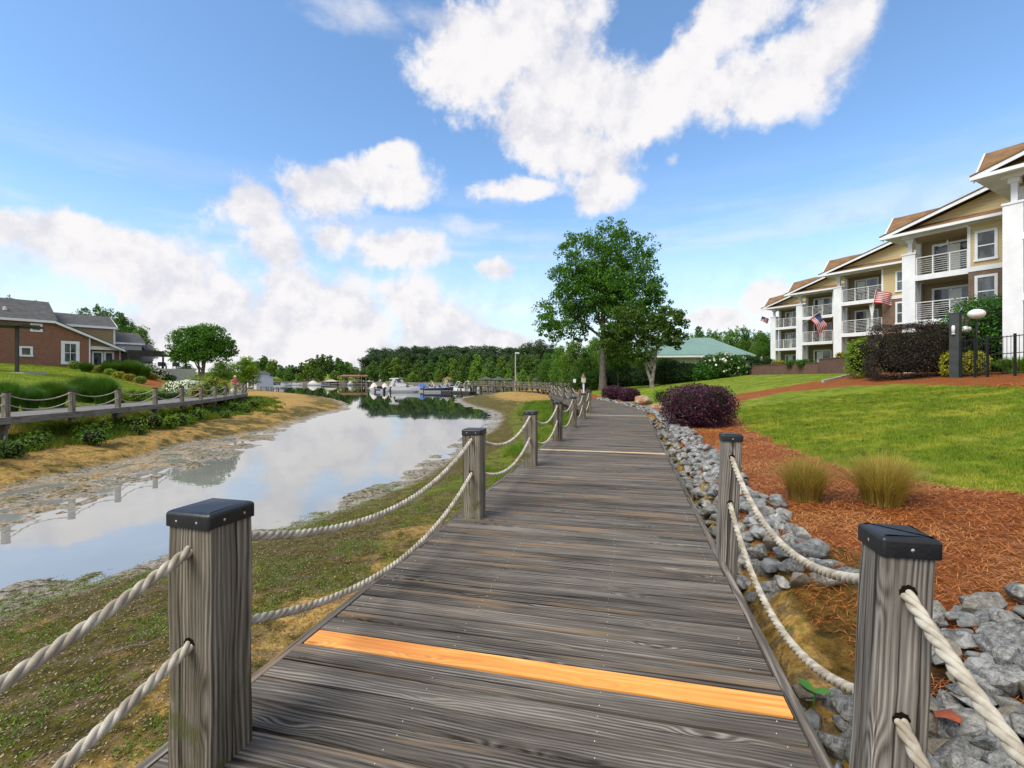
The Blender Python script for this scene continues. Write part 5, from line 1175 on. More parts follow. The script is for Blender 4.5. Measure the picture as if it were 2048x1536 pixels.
# garden wall, hedge on it, statue
def wallrun(name, label, pts, h, m, cap='dark_brick', th=0.3, cat='wall'):
    root = empty(name, (0, 0, 0), 0, label, cat); b = MB(); cp = MB()
    for (x0, y0), (x1, y1) in zip(pts[:-1], pts[1:]):
        n = max(1, int(math.hypot(x1-x0, y1-y0)/3))
        for k in range(n):
            ax, ay = x0+(x1-x0)*k/n, y0+(y1-y0)*k/n; bx, by = x0+(x1-x0)*(k+1)/n, y0+(y1-y0)*(k+1)/n; d = Vector((bx-ax, by-ay, 0)); L = d.length; t = d.normalized(); r = Vector((t.y, -t.x, 0))
            zt = h; zb = min(hz1(ax, ay), hz1(bx, by))-0.5
            b.obox(((ax+bx)/2, (ay+by)/2, (zt+zb)/2), (t, r, (0, 0, 1)), (L/2, th/2, (zt-zb)/2)); cp.obox(((ax+bx)/2, (ay+by)/2, zt+0.03), (t, r, (0, 0, 1)), (L/2, th/2+0.04, 0.03))
    b.build('masonry', MATS[m], root); cp.build('coping', MATS[cap], root); return root
wallrun('garden_wall', 'low brown brick garden wall before the three farther apartments', [((1480-PXC)/F*53, 53), ((1640-PXC)/F*41, 41)], 2.75, 'dark_brick')
wallrun('garden_wall', 'taller brown brick garden wall running behind the plum hedge', [((1642-PXC)/F*40.9, 40.9), ((1760-PXC)/F*32, 32)], 3.05, 'dark_brick')
for i, (px, Y) in enumerate([(1600, 43.8), (1622, 42.3)]):
    X = (px-PXC)/F*Y; shrub('box_hedge', ['left', 'right'][i]+' green hedge cushion on top of the brick garden wall', (X, Y+0.7, 2.5), (0.9, 0.5, 0.33), 900, 0.14, 'hedge_leaf', cat='hedge', seed=140+i)
mat('stone', (0.45, 0.42, 0.36), 0.85, var=0.15)
X, Y = (1523-PXC)/F*52, 52
o = empty('garden_statue', (X, Y, 2.70), 0, 'small pale stone statue on the end of the brick garden wall', 'statue'); b = MB(); b.lathe((0, 0, 0), [(0.16, 0), (0.16, 0.12), (0.1, 0.14), (0.13, 0.4), (0.17, 0.62), (0.14, 0.8), (0.06, 0.86), (0.09, 0.95), (0.08, 1.05), (0.0, 1.1)], 12); b.build('figure', MATS['stone'], o)
mat('orange_flower', (0.75, 0.33, 0.03), 0.7, var=0.3)
for i, (px, Y) in enumerate([(1552, 47), (1563, 46.3), (1684, 37.5)]):
    X = (px-PXC)/F*Y; shrub('flower_pot_plant', ['left orange flowering plant on the brick garden wall', 'right orange flowering plant on the brick garden wall', 'small yellow green potted plant on the taller garden wall'][i], (X, Y+0.1, 2.78 if i < 2 else 3.08), (0.38, 0.3, 0.2), 240, 0.13, 'yellow_leaf', cat='plant', seed=150+i)
# stone edging of the straw bed
pts = [G(x, y) for x, y in ((1645, 765), (1668, 760), (1700, 752), (1735, 746), (1775, 742), (1830, 740))]
b = MB()
for i in range(len(pts)-1):
    a, c = Vector(pts[i]), Vector(pts[i+1]); d = (c-a); t = d.normalized(); r = Vector((t.y, -t.x, 0)).normalized(); b.obox((a+c)/2+Vector((0, 0, 0.06)), (t, r, t.cross(r)*-1), (d.length/2, 0.05, 0.07))
tag(b.build('bed_edging', MATS['concrete']), 'pale timber edging between the straw bed and the upper lawn', 'edging')
# charcoal post, globe lamps, fence
def at(px, Y, dz=0.0): X = (px-PXC)/F*Y; return X, Y, hz1(X, Y)+dz
X, Y, z = at(1911, 21.8); o = empty('charcoal_post', (X, Y, z), 0.55, 'thick charcoal square post with a small white lantern at the plum hedge', 'post')
Hp = CAMZ-(628-HOR)/F*Y-z; b = MB(); b.box(-0.20, 0.20, -0.17, 0.17, -0.3, Hp); b.box(-0.215, 0.215, -0.185, 0.185, Hp, Hp+0.05); b.build('shaft', MATS['charcoal'], o)
b = MB(); b.box(-0.31, -0.20, -0.05, 0.05, Hp-0.95, Hp-0.90); b.lathe((-0.28, 0, 0), [(0.03, Hp-0.9), (0.06, Hp-0.88), (0.07, Hp-0.62), (0.04, Hp-0.55), (0, Hp-0.54)], 10); b.build('lantern', MATS['white_paint'], o)
def globe_f(t, b):
    b.inputs['Base Color'].default_value = (0.78, 0.78, 0.76, 1); b.inputs['Roughness'].default_value = 0.3; b.inputs['Subsurface Weight'].default_value = 0.2
mat('globe', rough=0.3, fn=globe_f)
for i, (px, py, Y, r_) in enumerate([(1953, 628, 21.2, 0.31), (1931, 659, 23.0, 0.24)]):
    X, Y, z = at(px, Y); zc = CAMZ-(py-HOR)/F*Y
    o = empty('globe_lamp', (X, Y, z), 0, ['larger upper white globe lamp on a black pole by the green hedge', 'lower white globe lamp just right of the charcoal post'][i], 'lamp')
    b = MB(); b.tube([(0, 0, -0.2), (0, 0, zc-z-r_*0.8)], 0.045, 8); b.lathe((0, 0, 0), [(0.10, 0), (0.10, 0.1), (0.05, 0.16)], 10); b.build('pole', MATS['dark_metal'], o)
    b = MB(); b.lathe((0, 0, zc-z), [(r_*math.sin(math.pi*k/14)+1e-4, -r_*0.72*math.cos(math.pi*k/14)) for k in range(15)], 24); b.build('globe', MATS['globe'], o)
o = empty('black_fence', (0, 0, 0), 0, 'thin black metal fence in front of the yellow and green shrubs', 'fence')
fp = [at(1922, 21.3), at(1950, 20.8), at(1975, 20.2), at(2030, 19.4), at(2110, 18.6)]
rl = MB()
for k, q in enumerate(fp):
    b = MB(); b.box(q[0]-0.035, q[0]+0.035, q[1]-0.035, q[1]+0.035, q[2]-0.2, q[2]+1.75); b.build('fence_post', MATS['dark_metal'], o)
pk = MB(); np_ = 0
for a, c in zip(fp[:-1], fp[1:]):
    A, C_ = Vector(a), Vector(c)
    for hh in (0.15, 0.95, 1.65): rl.tube([A+Vector((0, 0, hh)), C_+Vector((0, 0, hh))], 0.018, 6)
    n = int((C_-A).length/0.12)
    for k in range(1, n): q = A.lerp(C_, k/n); pk.tube([q+Vector((0, 0, 0.08)), q+Vector((0, 0, 1.7))], 0.009, 4)
rl.build('rails', MATS['dark_metal'], o); pk.build('pickets', MATS['dark_metal'], o)

# ------------------------------------------------------------ clubhouse on the left
CB = (-61.6, 58.0, 2.85); cr_ = empty('clubhouse', CB, math.atan2(0.813, 0.583), 'red brick clubhouse with grey shingle roofs and white trim on the left bank', 'building')
def cpart(name, m, fn): b = MB(); fn(b); return b.build(name, MATS[m], cr_)
cpart('gable_wall', 'brick', lambda b: b.prism([(-9, 0, -1.5), (7.4, 0, -1.5), (7.4, 0, 4.05), (4.2, 0, 5.75), (-9, 0, 5.75)], (0, 5, 0)))
cpart('porch_wall', 'brick', lambda b: b.box(7.4, 11.2, 1.2, 5.0, -1.5, 2.6))
cpart('porch_gable', 'beige_siding', lambda b: b.prism([(7.42, 0.5, 2.9), (11.0, 0.5, 2.9), (7.42, 0.5, 4.1)], (0, 4, 0)))
cpart('porch_beam', 'white_paint', lambda b: b.box(7.42, 11.3, 0.3, 0.6, 2.5, 2.95))
cpart('corner_trim', 'white_paint', lambda b: b.box(7.38, 7.52, -0.05, 0.1, -0.5, 4.0))
cpart('corner_trim', 'white_paint', lambda b: b.box(10.95, 11.1, 1.1, 1.2, -0.5, 2.5))
cpart('saltbox_roof', 'grey_shingle', lambda b: b.prism([(4.0, -0.45, 5.9), (11.6, -0.45, 2.35), (11.6, -0.45, 2.5), (4.0, -0.45, 6.1)], (0, 5.6, 0)))
cpart('rake_trim', 'white_paint', lambda b: (b.prism([(4.0, -0.5, 5.62), (11.7, -0.5, 2.05), (11.7, -0.5, 2.33), (4.0, -0.5, 5.93)], (0, 0.06, 0)), b.box(-9.3, 4.0, -0.52, -0.40, 5.66, 5.95)))
cpart('main_roof', 'grey_shingle', lambda b: b.prism([(-9.3, -0.45, 5.8), (-9.3, 5.0, 8.95), (-9.3, 10.5, 5.8)], (13.6, 0, 0)))
cpart('roof_gable', 'grey_siding', lambda b: b.prism([(4.33, 0.3, 5.8), (4.33, 5.0, 8.6), (4.33, 9.8, 5.8)], (0.06, 0, 0)))
cpart('upper_wall', 'beige_siding', lambda b: b.box(4.5, 10.8, 3.0, 9.0, 0, 5.8))
cpart('upper_trim', 'white_paint', lambda b: (b.box(4.4, 11.1, 2.6, 2.75, 5.65, 5.95), b.box(10.75, 10.95, 2.95, 3.2, 2.5, 5.8), b.prism([(11.1, 2.6, 5.7), (11.1, 6.2, 7.45), (11.1, 6.2, 7.75), (11.1, 2.6, 6.0)], (0.05, 0, 0))))
cpart('upper_roof', 'grey_shingle', lambda b: b.prism([(4.3, 2.6, 5.9), (4.3, 6.2, 7.75), (4.3, 9.8, 5.9)], (6.8, 0, 0)))
cpart('east_wall', 'grey_siding', lambda b: b.box(10.9, 14.4, 4.0, 9.5, 0, 3.8))
cpart('east_trim', 'white_paint', lambda b: b.box(10.9, 14.7, 3.62, 3.75, 3.62, 3.88))
cpart('east_roof', 'grey_shingle', lambda b: b.prism([(10.85, 3.6, 3.85), (10.85, 7.0, 5.6), (10.85, 10.2, 3.85)], (4.0, 0, 0)))
cpart('end_wall', 'grey_siding', lambda b: b.box(14.41, 16.0, 4.6, 9.0, 0, 2.9))
cpart('end_roof', 'grey_shingle', lambda b: b.prism([(14.9, 4.3, 2.95), (14.9, 6.8, 3.95), (14.9, 9.2, 2.95)], (1.5, 0, 0)))
cpart('terrace', 'concrete', lambda b: b.box(7.4, 19.5, -1.6, 6, -2.5, -0.02))
for i, (px, py, w_, h_, m_, fl) in enumerate([(236, 742, 46, 22, 'box_leaf', 0), (268, 746, 44, 26, 'box_leaf', 0), (296, 746, 50, 24, 'dark_leaf', 400), (322, 748, 40, 20, 'dark_leaf', 500), (340, 752, 30, 14, 'hedge_leaf', 0)]):
    Y = 66.5+i*0.6; X = (px-PXC)/F*Y; r_ = wpx(w_, Y)*0.5; shrub('terrace_bush', ['green bush left of the terrace stairs below the french doors', 'rounded green bush under the dark awning', 'dark bush with white blossom before the awning posts', 'dark flowering bush at the pergola foot', 'last low green bush at the right end of the terrace'][i], (X, Y-0.6, hz1(X, Y)-0.3), (r_, 1.0, wpx(h_, Y)*0.62), 2200, 0.16, m_, seed=170+i, flowers=fl)
cpart('awning', 'dark_wood', lambda b: b.box(11.2, 15.6, -1.4, 3.9, 2.25, 2.5))
cpart('awning_fascia', 'dark_wood', lambda b: b.box(11.2, 15.6, -1.46, -1.4, 1.7, 2.55))
cpart('pergola', 'dark_wood', lambda b: b.box(15.62, 18.6, -1.4, 3.5, 1.9, 2.05))
for x0_, z1_ in ((15.35, 2.25), (18.3, 1.9), (11.3, 2.25)): cpart('pergola_post', 'dark_wood', lambda b: b.box(x0_, x0_+0.2, -1.39, -1.2, 0, z1_))
window(cr_, 4.95, 6.05, 0.75, 3.1, 0.0, 0.36, True, mull=2, out=0.10)
window(cr_, 1.95, 2.65, 4.65, 5.3, 0.0, 0.2, False, out=0.08); window(cr_, 1.0, 1.75, 1.5, 2.35, 0.0, 0.22, False, out=0.08)
window(cr_, -3.4, -2.4, 1.2, 2.0, 0.0, 0.2, False, out=0.08); window(cr_, -6.4, -5.4, 4.5, 5.3, 0.0, 0.2, False, out=0.08)
window(cr_, 8.15, 8.95, 0.05, 2.1, 1.2, 0.22, False, 'french_door', out=0.06); window(cr_, 9.45, 10.15, 0.05, 2.1, 1.2, 0.22, False, 'french_door', out=0.06)
cpart('roof_vent', 'white_paint', lambda b: b.lathe((-0.2, 1.9, 7.1), [(0.22, 0), (0.18, 0.25), (0.25, 0.3), (0.0, 0.42)], 10))
c_, s_ = 0.583, 0.813
def cthing(name, label, cat, lx, ly, lz, fn, group=None): o = empty(name, (CB[0]+c_*lx-s_*ly, CB[1]+s_*lx+c_*ly, CB[2]+lz), math.atan2(s_, c_), label, cat, group); fn(o); return o
for i in range(5): cthing('dining_table', ORD[i]+' dark round table from the left on the clubhouse terrace', 'table', 12.0+i*1.5, 0.4+0.3*(i % 2), 0, table_fn, 'tables on the clubhouse terrace')
for i in range(8): cthing('dining_chair', ORD[i]+' dark chair from the left on the clubhouse terrace', 'chair', 11.7+i*0.92, -0.6+1.5*(i % 2), 0, chair_fn, 'chairs on the clubhouse terrace')
# near pavilion at the left edge
X, Y = (34-PXC)/F*47, 47; z = hz1(X, Y); o = empty('pavilion', (X, Y, z), 0.35, 'dark open pavilion cut by the left picture edge', 'pavilion')
zt = CAMZ+(756-652)/F*Y-z; b = MB(); b.prism([(-7, -0.6, zt), (0.7, -0.6, zt), (0.7, -0.6, zt+0.22), (-7, -0.6, zt+0.75)], (0, 3.6, 0)); b.build('roof', MATS['dark_wood'], o)
for x in (0, -3.4, -6.6):
    for y in ((0,) if x == 0 else (0, 2.6)): b = MB(); b.box(x-0.12, x+0.12, y-0.12, y+0.12, -1, zt); b.build('roof_post', MATS['dark_wood'], o)
b = MB(); b.box(-7.2, 0.9, -0.8, 3.2, -1, 0.12); b.build('floor_slab', MATS['concrete'], o)

# ------------------------------------------------------------ green roofed building
def hip(b, x0, x1, y0, y1, z0, z1, ins):
    ym = (y0+y1)/2; V = [(x0, y0, z0), (x1, y0, z0), (x1, y1, z0), (x0, y1, z0), (x0+ins, ym, z1), (x1-ins, ym, z1)]
    b.add(V, [(0, 1, 5, 4), (2, 3, 4, 5), (1, 2, 5), (3, 0, 4), (3, 2, 1, 0)])
GY = 76.0; gx0 = (1402-PXC)/F*GY; g0 = hz1(gx0, GY); go = empty('green_roof_building', (gx0, GY, g0), -0.12, 'low cream building with green ribbed metal roof and a small square turret', 'building')
def gz(py): return CAMZ-(py-HOR)/F*GY-g0
b = MB(); b.box(-7.5, 6.8, 0, 10, -1, gz(712)); b.build('wall', MATS['stone'], go)
b = MB(); hip(b, -8.6, 8.0, -1.0, 11.5, gz(711), gz(670), 5.2); b.build('roof', MATS['green_metal'], go)
b = MB(); hip(b, -12.0, -0.5, -4.2, 7.5, gz(712), gz(668), 5.6); b.build('roof', MATS['green_metal'], go)
b = MB(); b.box(-11.3, -1.2, -3.4, 6, -1, gz(713)); b.build('wall', MATS['stone'], go)
b = MB(); b.box(-8.62, 8.02, -1.04, -0.9, gz(712)-0.28, gz(712)); b.box(-12.02, -0.5, -4.24, -4.1, gz(713)-0.28, gz(713)); b.build('fascia', MATS['white_paint'], go)
b = MB(); b.box(-4.9, -3.7, 3.0, 4.2, gz(690), gz(655)); tu = b.build('turret', MATS['stone'], go)
b = MB(); hip(b, -5.1, -3.5, 2.8, 4.4, gz(655), gz(637), 0.79); b.build('turret_roof', MATS['green_metal'], tu)
# ------------------------------------------------------------ marina and far shore
mat('wall_stone', (0.20, 0.175, 0.145), 0.9, var=0.3)
mat('hull_white', (0.74, 0.75, 0.76), 0.3, var=0.04); mat('hull_navy', (0.02, 0.035, 0.08), 0.3, var=0.1); mat('canvas_beige', (0.58, 0.53, 0.48), 0.85, var=0.12, scale=3)
mat('canvas_blue', (0.05, 0.11, 0.30), 0.8, var=0.2); mat('canvas_black', (0.02, 0.02, 0.024), 0.8, var=0.2); mat('boat_glass', (0.02, 0.03, 0.04), 0.1, spec=0.9)
mat('seat_vinyl', (0.5, 0.48, 0.44), 0.6); mat('engine_black', (0.02, 0.02, 0.022), 0.35)
def hull(L, Bm, fb, m2):
    b = MB(); n = 12; secs = []
    for i in range(n+1):
        t = i/n; x = -L/2+L*t; w_ = Bm/2*(1 if t < 0.45 else (1-((t-0.45)/0.55)**2.2)); sh = fb*(1+0.30*t*t); k = -0.12*fb+0.35*fb*max(0, t-0.7)/0.3
        secs.append([(x, 0, k-0.1), (x, -w_*0.72, k+fb*0.12), (x, -w_*0.93, fb*0.45), (x, -w_, sh), (x, -w_*0.86, sh+0.03), (x, w_*0.86, sh+0.03), (x, w_, sh), (x, w_*0.93, fb*0.45), (x, w_*0.72, k+fb*0.12)])
    V = [p for s in secs for p in s]; m = 9
    for i in range(n):
        for k in range(m):
            if k == 4 and 0.08*n < i < 0.55*n: continue
            j = (k+1) % m; b.f.append([i*m+k, i*m+j, (i+1)*m+j, (i+1)*m+k]); b.mi.append(1 if k in (2, 6) else 0); b.sm.append(False)
    b.v = V; b.g = list(V); b.f.append(list(range(m))); b.mi.append(0); b.sm.append(False)
    return b.mesh('hull', [MATS['hull_white'], MATS[m2]])
def boat(px, Y, Lm, ang, kind, label, stripe='hull_white', dz=0.0):
    X = (px-PXC)/F*Y; o = empty('motor_boat', (X, Y, WATER_Z+dz), ang, label, 'boat', 'motor boats moored at the marina')
    L, Bm, fb = Lm, Lm*0.36, Lm*0.15; link_mesh('hull', hull(L, Bm, fb, stripe), o)
    b = MB(); b.box(-L*0.36, L*0.1, -Bm*0.40, Bm*0.40, fb*0.2, fb*0.4); b.build('cockpit', MATS['seat_vinyl'], o)
    if kind == 'cover_beige' or kind == 'cover_blue':
        b = MB(); n = 8; V = []
        for i in range(n+1):
            t = i/n; x = -L*0.46+L*0.80*t; h = fb*1.1+fb*(1.5 if kind == 'cover_beige' else 1.25)*math.sin(math.pi*min(1, t*1.12+0.02))**0.8; w_ = Bm*0.5*(1-0.5*t**3)
            V += [(x, -w_, fb*0.95), (x, -w_*0.55, h*0.82), (x, 0, h), (x, w_*0.55, h*0.82), (x, w_, fb*0.95)]
        b.add(V, [(i*5+k, i*5+k+1, (i+1)*5+k+1, (i+1)*5+k) for i in range(n) for k in range(4)], 0, None, True); b.build('canvas_cover', MATS['canvas_beige' if kind == 'cover_beige' else 'canvas_blue'], o)
    elif kind == 'cruiser':
        b = MB(); b.prism([(-L*0.1, -Bm*0.38, fb*1.1), (L*0.34, -Bm*0.2, fb*1.25), (L*0.12, -Bm*0.34, fb*1.95), (-L*0.14, -Bm*0.36, fb*1.95)], (0, Bm*0.72, 0)); b.build('cabin', MATS['hull_white'], o)
        b = MB(); b.prism([(-L*0.04, -Bm*0.36, fb*1.95), (L*0.12, -Bm*0.3, fb*1.96), (-L*0.05, -Bm*0.32, fb*2.75), (-L*0.12, -Bm*0.32, fb*2.75)], (0, Bm*0.66, 0)); b.build('windscreen', MATS['boat_glass'], o)
        b = MB(); b.prism([(-L*0.34, -Bm*0.4, fb*2.72), (L*0.02, -Bm*0.36, fb*2.78), (-L*0.05, -Bm*0.36, fb*3.05), (-L*0.32, -Bm*0.38, fb*2.95)], (0, Bm*0.76, 0)); b.build('hard_top', MATS['hull_white'], o)
        b = MB(); b.prism([(-L*0.34, -Bm*0.41, fb*1.0), (-L*0.22, -Bm*0.41, fb*1.0), (-L*0.12, -Bm*0.41, fb*2.8), (-L*0.22, -Bm*0.41, fb*2.8)], (0, 0.06, 0)); b.prism([(-L*0.34, Bm*0.41, fb*1.0), (-L*0.22, Bm*0.41, fb*1.0), (-L*0.12, Bm*0.41, fb*2.8), (-L*0.22, Bm*0.41, fb*2.8)], (0, 0.06, 0)); b.build('arch', MATS['hull_white'], o)
    else:
        b = MB(); b.prism([(L*0.02, -Bm*0.38, fb*1.12), (L*0.14, -Bm*0.34, fb*1.15), (L*0.02, -Bm*0.32, fb*1.85)], (0, Bm*0.72, 0)); b.build('windscreen', MATS['boat_glass'], o)
        if kind == 'tower':
            b = MB()
            for sd in (-1, 1): b.tube([(L*0.08, sd*Bm*0.42, fb), (L*0.0, sd*Bm*0.36, fb*2.9), (-L*0.14, sd*Bm*0.42, fb)], 0.07, 6)
            b.tube([(0, -Bm*0.36, fb*2.9), (0, Bm*0.36, fb*2.9)], 0.07, 6); b.build('wake_tower', MATS['rail_paint'], o)
        if kind == 'bimini':
            b = MB(); b.box(-L*0.28, L*0.04, -Bm*0.42, Bm*0.42, fb*2.9, fb*3.0); b.build('bimini_top', MATS['canvas_black'], o)
            b = MB()
            for sd in (-1, 1):
                for x in (-L*0.26, L*0.02): b.tube([(-L*0.12, sd*Bm*0.42, fb), (x, sd*Bm*0.41, fb*2.9)], 0.03, 5)
            b.build('bimini_frame', MATS['rail_paint'], o)
    b = MB(); b.box(-L*0.56, -L*0.49, -0.2, 0.2, -0.3, fb*1.3); b.build('outboard_motor', MATS['engine_black'], o)
    return o
boat(747, 121, 5.6, 2.0, 'cover_beige', 'boat under a peaked beige cover, leftmost in the marina row')
boat(769, 121, 5.4, 1.9, 'cover_beige', 'boat under a beige cover just left of the white hardtop cruiser')
boat(798, 122, 7.4, 0.25, 'cruiser', 'tall white cruiser with hardtop and dark windscreen')
boat(812, 112, 6.6, 0.12, 'open', 'low white runabout in front of the hardtop cruiser')
boat(840, 117, 5.8, 2.4, 'cover_blue', 'boat covered by blue canvas between the runabout and the navy boat', 'hull_navy')
boat(878, 110, 6.6, -0.05, 'open', 'white open bow boat with a navy side stripe', 'hull_navy')
boat(894, 124, 6.0, 0.4, 'tower', 'boat with a curved tower behind the navy striped boat')
boat(917, 122, 5.5, 0.6, 'tower', 'left of two tower boats beside the dark floating dock')
boat(934, 122, 5.5, 0.8, 'tower', 'right of two tower boats beside the dark floating dock', 'hull_navy')
boat(858, 132, 5.5, 0.5, 'bimini', 'boat with black canvas top behind the blue covered boat')
boat(551, 150, 5.6, 0.1, 'open', 'white speedboat on the lift at the left jetty')
boat(592, 215, 5.6, 0.1, 'bimini', 'dark canopied boat moored below the far left trees')
boat(629, 212, 5.6, 0.05, 'cover_beige', 'white covered boat alone in the middle of the far left shore')
boat(512, 160, 5.0, 0.3, 'cover_beige', 'beige covered boat behind the end of the opposite boardwalk')
for i, (px, Y, k_, l_) in enumerate([(785, 134, 'open', 'small open boat moored behind the two beige covered boats'), (826, 136, 'open', 'small open boat behind the hardtop cruiser stern'), (905, 131, 'bimini', 'dark canopied boat left of the tan gazebo'), (950, 128, 'open', 'small white boat at the right end of the finger dock'), (760, 111, 'open', 'low white boat in front of the beige covers'), (925, 113, 'open', 'low white boat tied to the dark floating dock'), (865, 124, 'tower', 'tower boat between the blue canvas and the navy striped boat'), (648, 219, 'open', 'small white boat by the white roofed shelter'), (572, 205, 'open', 'small white boat left of the dark canopied boat'), (700, 214, 'cover_beige', 'pale covered boat below the long boathouse')]):
    boat(px, Y, 5.0, 0.2+0.5*i, k_, l_, 'hull_navy' if i % 3 == 1 else 'hull_white')
# floating dock and small piers
def dock(name, label, a, c, wd, zt, m='far_wood', th=0.25, legs=3.0, hgt=None):
    o = empty(name, (0, 0, 0), 0, label, 'dock'); A, C_ = Vector((*a, zt)), Vector((*c, zt)); d = C_-A; L = d.length; t = d.normalized(); r = Vector((t.y, -t.x, 0))
    b = MB(); n = max(1, int(L/0.6))
    for k in range(n): p = A+t*(k+0.5)*L/n; b.obox((p.x, p.y, zt-th/2), (t, r, (0, 0, 1)), (L/n/2-0.012, wd/2, th/2), 0, 1)
    b.build('deck', MATS[m], o)
    k = 0.3
    while k < L:
        for sd in (-1, 1):
            p = A+t*k+r*sd*(wd/2+0.08); b = MB(); b.tube([(p.x, p.y, WATER_Z-1.2), (p.x, p.y, zt+(hgt or 0.5))], 0.11, 7); b.build('pile', MATS[m], o)
        k += legs
    return o
mat('dark_dock', (0.04, 0.036, 0.03), 0.85, var=0.3)
dock('floating_dock', 'dark floating dock running right from the navy striped boat', ((888-PXC)/F*106, 106), ((945-PXC)/F*100, 100), 1.8, -1.45, 'dark_dock', 0.4, 3.2, 0.6)
dock('floating_dock', 'grey finger dock behind the moored boats', ((735-PXC)/F*130, 130), ((945-PXC)/F*126, 126), 1.6, -1.4, 'far_wood', 0.35, 4.5, 1.4)
dock('gangway', 'plank gangway from the far boardwalk down to the floating dock', ((925-PXC)/F*108, 108), ((965-PXC)/F*101, 101), 1.4, -0.1, 'far_wood', 0.2, 2.2, 0.6)
dock('jetty', 'short jetty on tall posts at the left channel', ((528-PXC)/F*118, 118), ((569-PXC)/F*112, 112), 1.6, -0.75, 'far_wood', 0.3, 2.6, 0.1)
dock('jetty', 'long low jetty along the far left shore', ((570-PXC)/F*226, 226), ((735-PXC)/F*222, 222), 2.0, -1.1, 'far_wood', 0.3, 7, 0.8)
# moving on: sea walls and shore buildings
for i, (a, c, Y0, Y1, zt, lab) in enumerate([(500, 560, 165, 175, 0.1, 'grey stone sea wall behind the left jetty'), (560, 745, 240, 236, -0.4, 'tan stone sea wall along the far left shore'), (745, 905, 205, 172, -0.3, 'stone sea wall behind the marina')]):
    wallrun('sea_wall', lab, [((a-PXC)/F*Y0, Y0), ((c-PXC)/F*Y1, Y1)], zt, 'wall_stone', 'wall_stone', 0.4)
def gazebo(px, Y, wpx_, top, eave, label, m='grey_shingle', name='gazebo', cat='gazebo', ratio=1.0):
    X = (px-PXC)/F*Y; z = max(hz1(X, Y), -1.0); W = wpx_/F*Y/2; zt = CAMZ-(top-HOR)/F*Y-z; ze = CAMZ-(eave-HOR)/F*Y-z
    o = empty(name, (X, Y, z), 0.2, label, cat); b = MB(); hip(b, -W, W, -W*ratio, W*ratio, ze, zt, W*min(1, ratio)*0.98); b.build('roof', MATS[m], o)
    for sx in (-0.85, 0.85):
        for sy in (-0.85, 0.85): b = MB(); b.box(sx*W-0.09, sx*W+0.09, sy*W*ratio-0.09, sy*W*ratio+0.09, -0.6, ze); b.build('roof_post', MATS['far_wood'], o)
    b = MB(); b.box(-W*0.9, W*0.9, -W*0.9*ratio, W*0.9*ratio, -0.7, 0.02); b.build('floor', MATS['far_wood'], o); return o
gazebo(895, 150, 22, 753, 759, 'small tan roofed gazebo on the shore behind the marina', 'brown_shingle')
gazebo(972, 118, 27, 753, 759, 'pale grey hipped shelter, leftmost of the row behind the far boardwalk')
gazebo(997, 122, 27, 753, 760, 'grey hipped shelter, second in the row behind the far boardwalk')
gazebo(1018, 124, 18, 755, 760, 'smallest grey shelter left of the tall lamp pole')
gazebo(1078, 108, 24, 753, 759, 'grey shelter right of the tall lamp pole below the bank')
gazebo(487, 118, 32, 749, 756, 'dark hipped gazebo behind the walking person', 'grey_shingle')
gazebo(662, 236, 26, 759, 763, 'white roofed boat shelter left of the long boathouse', 'concrete', 'boat_shelter', 'shelter', 0.7)
X, Y = (712-PXC)/F*234, 234; o = empty('boathouse', (X, Y, -1.2), 0.0, 'long open boathouse with a flat brown roof on the far shore', 'boathouse')
b = MB(); b.box(-8, 8, -2, 4, 3.0, 3.5); b.prism([(-8.2, -2.2, 3.5), (8.2, -2.2, 3.5), (7, 1, 4.2), (-7, 1, 4.2)], (0, 0.2, 0.05)); b.build('roof', MATS['brown_shingle'], o)
for k in range(8): b = MB(); b.box(-7.6+k*2.15, -7.3+k*2.15, -1.9, -1.6, -1.5, 3.0); b.build('roof_post', MATS['far_wood'], o)
def house(px, Y, wpx_, dep, ridge, eave, base, label, wall='white_siding', roof='grey_shingle', rz=0.0, gable=False):
    X = (px-PXC)/F*Y; z = hz1(X, Y)-0.3; W = wpx_/F*Y/2; zr = CAMZ-(ridge-HOR)/F*Y-z; ze = CAMZ-(eave-HOR)/F*Y-z
    o = empty('shore_house', (X, Y, z), rz, label, 'house'); b = MB(); b.box(-W, W, 0, dep, -1.5, ze); b.build('wall', MATS[wall], o)
    b = MB()
    if gable:
        b.prism([(-W-0.4, -0.4, ze), (W+0.4, -0.4, ze), (0, -0.4, zr)], (0, dep+0.8, 0))
    else: b.prism([(-W-0.4, -0.5, ze), (-W-0.4, dep/2, zr), (-W-0.4, dep+0.5, ze)], (2*W+0.8, 0, 0))
    b.build('roof', MATS[roof], o)
    n = max(1, int(W*2/3.0))
    for k in range(n):
        for z0 in ([0.9] if ze < 4.5 else [0.9, 3.7]):
            xc = -W+(k+0.5)*2*W/n; window(o, xc-0.45, xc+0.45, z0, z0+1.4, 0.0, 0.12, False)
    return o
house(500, 128, 26, 7, 741, 748, 765, 'white two storey house behind the gazebo at the opposite bank', gable=True)
house(520, 140, 12, 6, 746, 752, 765, 'narrow white house wing right of the white two storey house')
house(725, 250, 16, 10, 737, 747, 765, 'greenish gabled house left of the white shore house', 'beige_siding', 'grey_shingle', gable=True)
house(744, 246, 36, 10, 744, 746, 765, 'long white house on the far shore behind the boathouse', 'white_siding', 'concrete')
house(792, 236, 26, 8, 748, 752, 765, 'low white house half hidden by trees behind the marina', 'white_siding', 'grey_shingle')
house(611, 262, 14, 8, 745, 750, 765, 'small pale house between the far left trees', 'white_siding', 'grey_shingle')
